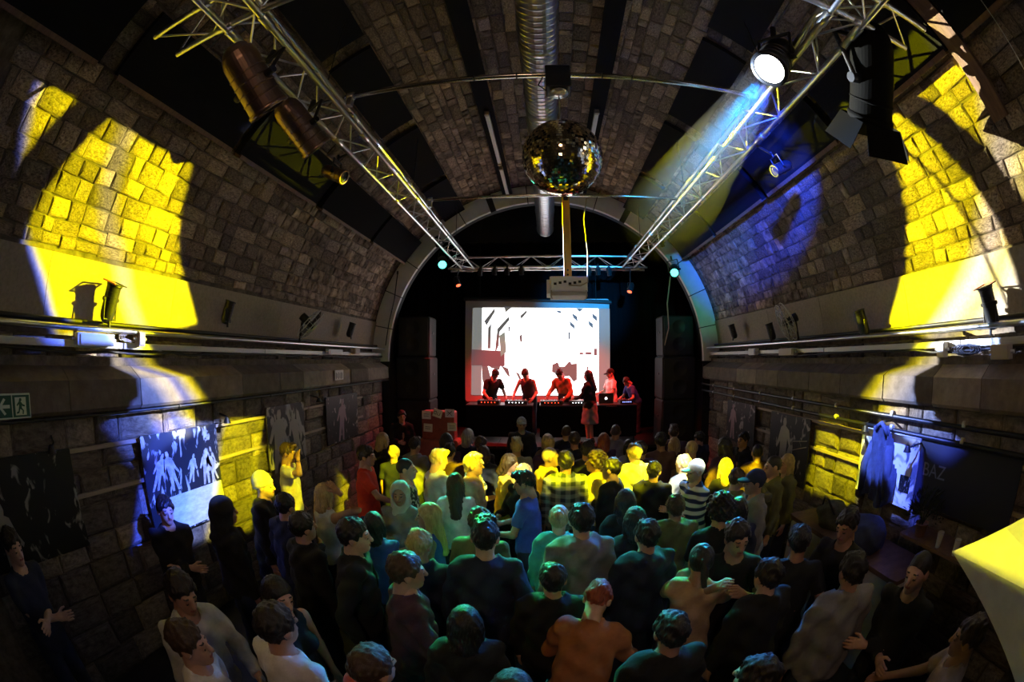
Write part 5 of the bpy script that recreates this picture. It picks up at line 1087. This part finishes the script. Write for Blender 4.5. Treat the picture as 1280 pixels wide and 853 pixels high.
# ================================================================== PROPS ON THE RIGHT AND IN HANDS
def cup(label, p, m, r=.038, h=.11, z=None):
    t = thing('cup', label, 'cup', p)
    lathe('wall', [(r*.72, 0), (r, h), (r*.96, h), (r*.68, .006), (.001, .006)], m, t, 20, cap=False); lathe('rim', [(r, h-.004), (r*1.06, h), (r, h+.004)], m, t, 20, cap=False)
def in_hand(key, side, label, m):
    t, J, hm = HEADS[key]; bpy.context.view_layer.update(); s_, e, w = J[side]; d = (w-e)/np.linalg.norm(w-e); p = t.matrix_world @ Vector(w + d*.09 + np.array([0, 0, -.04])); cup(label, p, m)
in_hand((542, 671), 'R', 'clear plastic cup held by the green-lit fair-haired person', M['glass'])
in_hand((530, 630), 'R', 'white cup held by the person with green-lit long hair', M['white'])
in_hand((958, 822), 'R', 'blue cup held by the person with blue-white highlights', M['cupblue'])
# counter with piled coats under the pale poster
cc = at_z(1045, 640, 1.05)
t = thing('bar_counter', 'pale counter under the coats by the right wall', 'counter', (3.1, 3.0, 0))
box('front_panel', (-.24, 0, .5), (.04, 1.9, 1.0), M['lantern'], t); box('counter_top', (.0, 0, 1.02), (.56, 2.0, .05), M['wood'], t)
for e in (-.93, .93): box('side_panel', (0, e, .5), (.5, .04, 1.0), M['lantern'], t)
def blob(name, label, cat, c, r, m, seed, parts=None):
    rr = np.random.default_rng(seed); lo = np.array([-r[0]-.12, -r[1]-.12, -.02]); P = grid(lo, (r[0]+.12, r[1]+.12, r[2]*2+.1), .016); D = sd_ell(P, (0, 0, r[2]*.7), r)
    for k in range(7): a = rr.uniform(-1, 1, 3); b = rr.uniform(-1, 1, 3); D = smin(D, sd_caps(P, a*np.array(r)*.6+(0, 0, r[2]*.8), b*np.array(r)*.75+(0, 0, r[2]*.6), .05, .03), .03)
    D = np.maximum(D+fold(P, .008), -P[..., 2]); v, f = nets(D, lo, .016); t = thing(name, label, cat, c); o = bpy.data.objects.new('cloth', np_mesh('cloth', v, f)); link(o, t); o.material_slots[0].link = 'OBJECT'; o.material_slots[0].material = m; return t
bj = blob('folded_jacket', 'blue jacket heaped on the counter below the hanging coat', 'jacket', (3.0, 2.75, 1.045), (.2, .26, .2), M['coat'], 3)
box('badge', (-.20, .06, .26), (.01, .09, .09), M['paper'], bj, sharp=True)
bb = blob('hand_bag', 'dark patterned bag on the counter next to the blue jacket', 'bag', (3.05, 3.4, 1.045), (.18, .22, .17), M['bag'], 8); tube('strap', [(-.12, -.15, .2), (-.16, -.05, .34), (-.12, .08, .34), (-.08, .15, .2)], .012, M['cable'], bb)
# hanging coat with folds
t = thing('hanging_coat', 'dark blue coat hanging over the pale poster on the right wall', 'coat', (3.3, 3.02, 1.35))
lo = np.array([-.14, -.3, -.02]); P = grid(lo, (.12, .3, .86), .014); y_, z_ = P[..., 1], P[..., 2]
w_ = .05 + .17*np.clip((.80-z_)/.35, 0, 1)**.6 + .03*np.sin(z_*9); D = sd_ell(P*np.array([1, 0, 0], np.float32), (0, 0, 0), (.05, 1, 1)); D = np.maximum(np.abs(P[..., 0])-(.05+.02*np.sin(y_*55+z_*4)+.012*np.sin(y_*90-z_*9)), np.abs(y_+.02*np.sin(z_*6))-w_)
D = np.maximum(np.maximum(D, z_-.8), -(z_-.05-.05*np.sin(y_*16))); v, f = nets(D, lo, .014); o = bpy.data.objects.new('cloth', np_mesh('cloth', v, f)); link(o, t); o.material_slots[0].link = 'OBJECT'; o.material_slots[0].material = M['coat']
tube('collar', [(-.03, -.09, .72), (-.05, -.05, .80), (-.04, 0, .83), (-.05, .05, .80), (-.03, .09, .72)], .025, M['coat'], t); rod('hook', (.0, 0, .84), (.12, 0, .84), .012, M['yoke'], t)
for sg in (-1, 1): tube('sleeve', [(-.02, sg*.12, .62), (-.06, sg*.19, .4), (-.05, sg*.2, .12)], .05, M['coat'], t, 8, [.05, .05, .04])
for (px, py, dx, lab) in ((1085, 535, 1, 'small clip lamp at the upper corner of the pale poster'), (1138, 560, -1, 'small clip lamp beside the hanging coat')):
    p = at_x(px, py, 3.3); t = thing('clip_lamp', lab, 'lamp', p); tube('arm', [(.2, .12*dx, .05), (.0, .05*dx, .03), (-.04, 0, 0)], .01, M['yoke'], t); lathe('shade', [(.02, .06), (.03, .04), (.045, 0)], M['canmatt'], t, 16, cap=False, matrix=Matrix.Translation((-.05, 0, -.03))); lathe('bulb', [(.001, 0), (.018, .008), (.012, .03)], M['boxw'], t, 12, matrix=Matrix.Translation((-.05, 0, -.03)))
for (px, py, lab) in ((280, 525, 'small clip lamp above the blue group poster'), (62, 560, 'small clip lamp above the torn dark poster'), (395, 500, 'small clip lamp between the two far left posters')):
    p = at_x(px, py, -3.3); t = thing('clip_lamp', lab, 'lamp', p); tube('arm', [(-.2, .1, .05), (.0, .05, .03), (.04, 0, 0)], .01, M['yoke'], t); lathe('shade', [(.02, .06), (.03, .04), (.045, 0)], M['canmatt'], t, 16, cap=False, matrix=Matrix.Translation((.05, 0, -.03))); lathe('bulb', [(.001, 0), (.018, .008), (.012, .03)], M['boxw'], t, 12, matrix=Matrix.Translation((.05, 0, -.03)))
# shelf with plants, box and glasses on the right wall
t = thing('wall_shelf', 'dark wooden shelf along the right wall below the chalk board', 'shelf', (3.27, 1.6, 1.3)); box('board', (0, 0, 0), (.36, 1.5, .03), M['wood'], t)
for e in (-.6, 0, .6): box('bracket', (.12, e, -.08), (.03, .03, .14), M['yoke'], t)
def plant(label, p, m, r, n, seed):
    rr = random.Random(seed); t = thing('potted_plant', label, 'plant', p); lathe('pot', [(.05, 0), (.07, .12), (.075, .12), (.06, .10), (.001, .10)], M['pot'], t, 18, cap=False)
    V = []; F = []
    for i in range(n):
        a = rr.uniform(0, 2*PI); b = rr.uniform(-.2, 1.3); d = Vector((math.cos(a)*math.cos(b), math.sin(a)*math.cos(b), math.sin(b))); c = Vector((0, 0, .18)) + d*r*rr.uniform(.4, 1); q = d.orthogonal().normalized()*rr.uniform(.015, .03); k = len(V)
        V += [c-q*.6, c+d*.02+q*.2, c+d*.05, c-d*.01+d.cross(q)*.8]; F += [(k, k+1, k+2, k+3)]
    tag(meshobj('leaves', V, F, m, t), kind='stuff')
    for i in range(8): a = 2*PI*i/8; tube('stem', [(0, 0, .1), (.04*math.cos(a), .04*math.sin(a), .18), (r*.8*math.cos(a), r*.8*math.sin(a), .18+r*.6)], .004, M['bushdark'], t, 5)
plant('dark leafy plant on the shelf beside the pale poster', (3.2, 2.15, 1.315), M['bushdark'], .24, 260, 1)
plant('dried pink flowers in a pot above the white lantern', (3.22, 1.0, 1.315), M['bushdry'], .22, 240, 2)
for k, (y, lab) in enumerate(((1.85, 'empty drinking glass on the shelf nearest the leafy plant'), (1.62, 'empty drinking glass in the middle of the shelf'), (1.42, 'empty drinking glass on the shelf nearest the dried flowers'))): 
    cup(lab, (3.15, y, 1.315), M['glass'], .035, .13)
# white faceted lantern, hung close to the balcony
VX = dict(P=CAM+ray(1190, 690)*1.75, T=CAM+ray(1257, 660)*1.72, Q=CAM+ray(1340, 768)*1.28, B=CAM+ray(1290, 960)*1.62, S=CAM+ray(1352, 600)*1.95, K=CAM+ray(1400, 700)*2.0)
bm = bmesh.new()
for q in VX.values(): bm.verts.new(q)
bmesh.ops.convex_hull(bm, input=bm.verts[:]); bm.faces.ensure_lookup_table(); cen = sum(VX.values(), Vector())/6
t = thing('faceted_lantern', 'large white faceted cloth lantern hanging at the right of the balcony', 'lantern', cen)
for fc in bm.faces: slab('panel', [v.co-cen for v in fc.verts], -fc.normal, .006, M['lantern'], t)
tops = max(VX.values(), key=lambda q: q.z); rod('hanging_wire', tops-cen, tops-cen+Vector((.02, 0, VZ+math.sqrt(3.6**2-tops.x**2)-tops.z)), .003, M['alu'], t, True)
bm.free()

for lab, pts, Y in (('pale cable dangling below the teal lamp at the right of the arch', ((838, 345), (834, 380), (836, 410), (831, 432)), 8.1), ('dark cable running down the left edge of the white arch', ((497, 342), (493, 375), (486, 405), (482, 432)), 8.45)):
    p0 = at_y(*pts[0], Y); t = thing('hanging_cable', lab, 'cable', p0); tube('cable', [at_y(*q, Y)-p0 for q in pts], .012, M['wirepale'] if 'pale' in lab else M['cable'], t); rod('cable_tie', (0, 0, -.02), (0, 0, .05), .018, M['cable'], t)
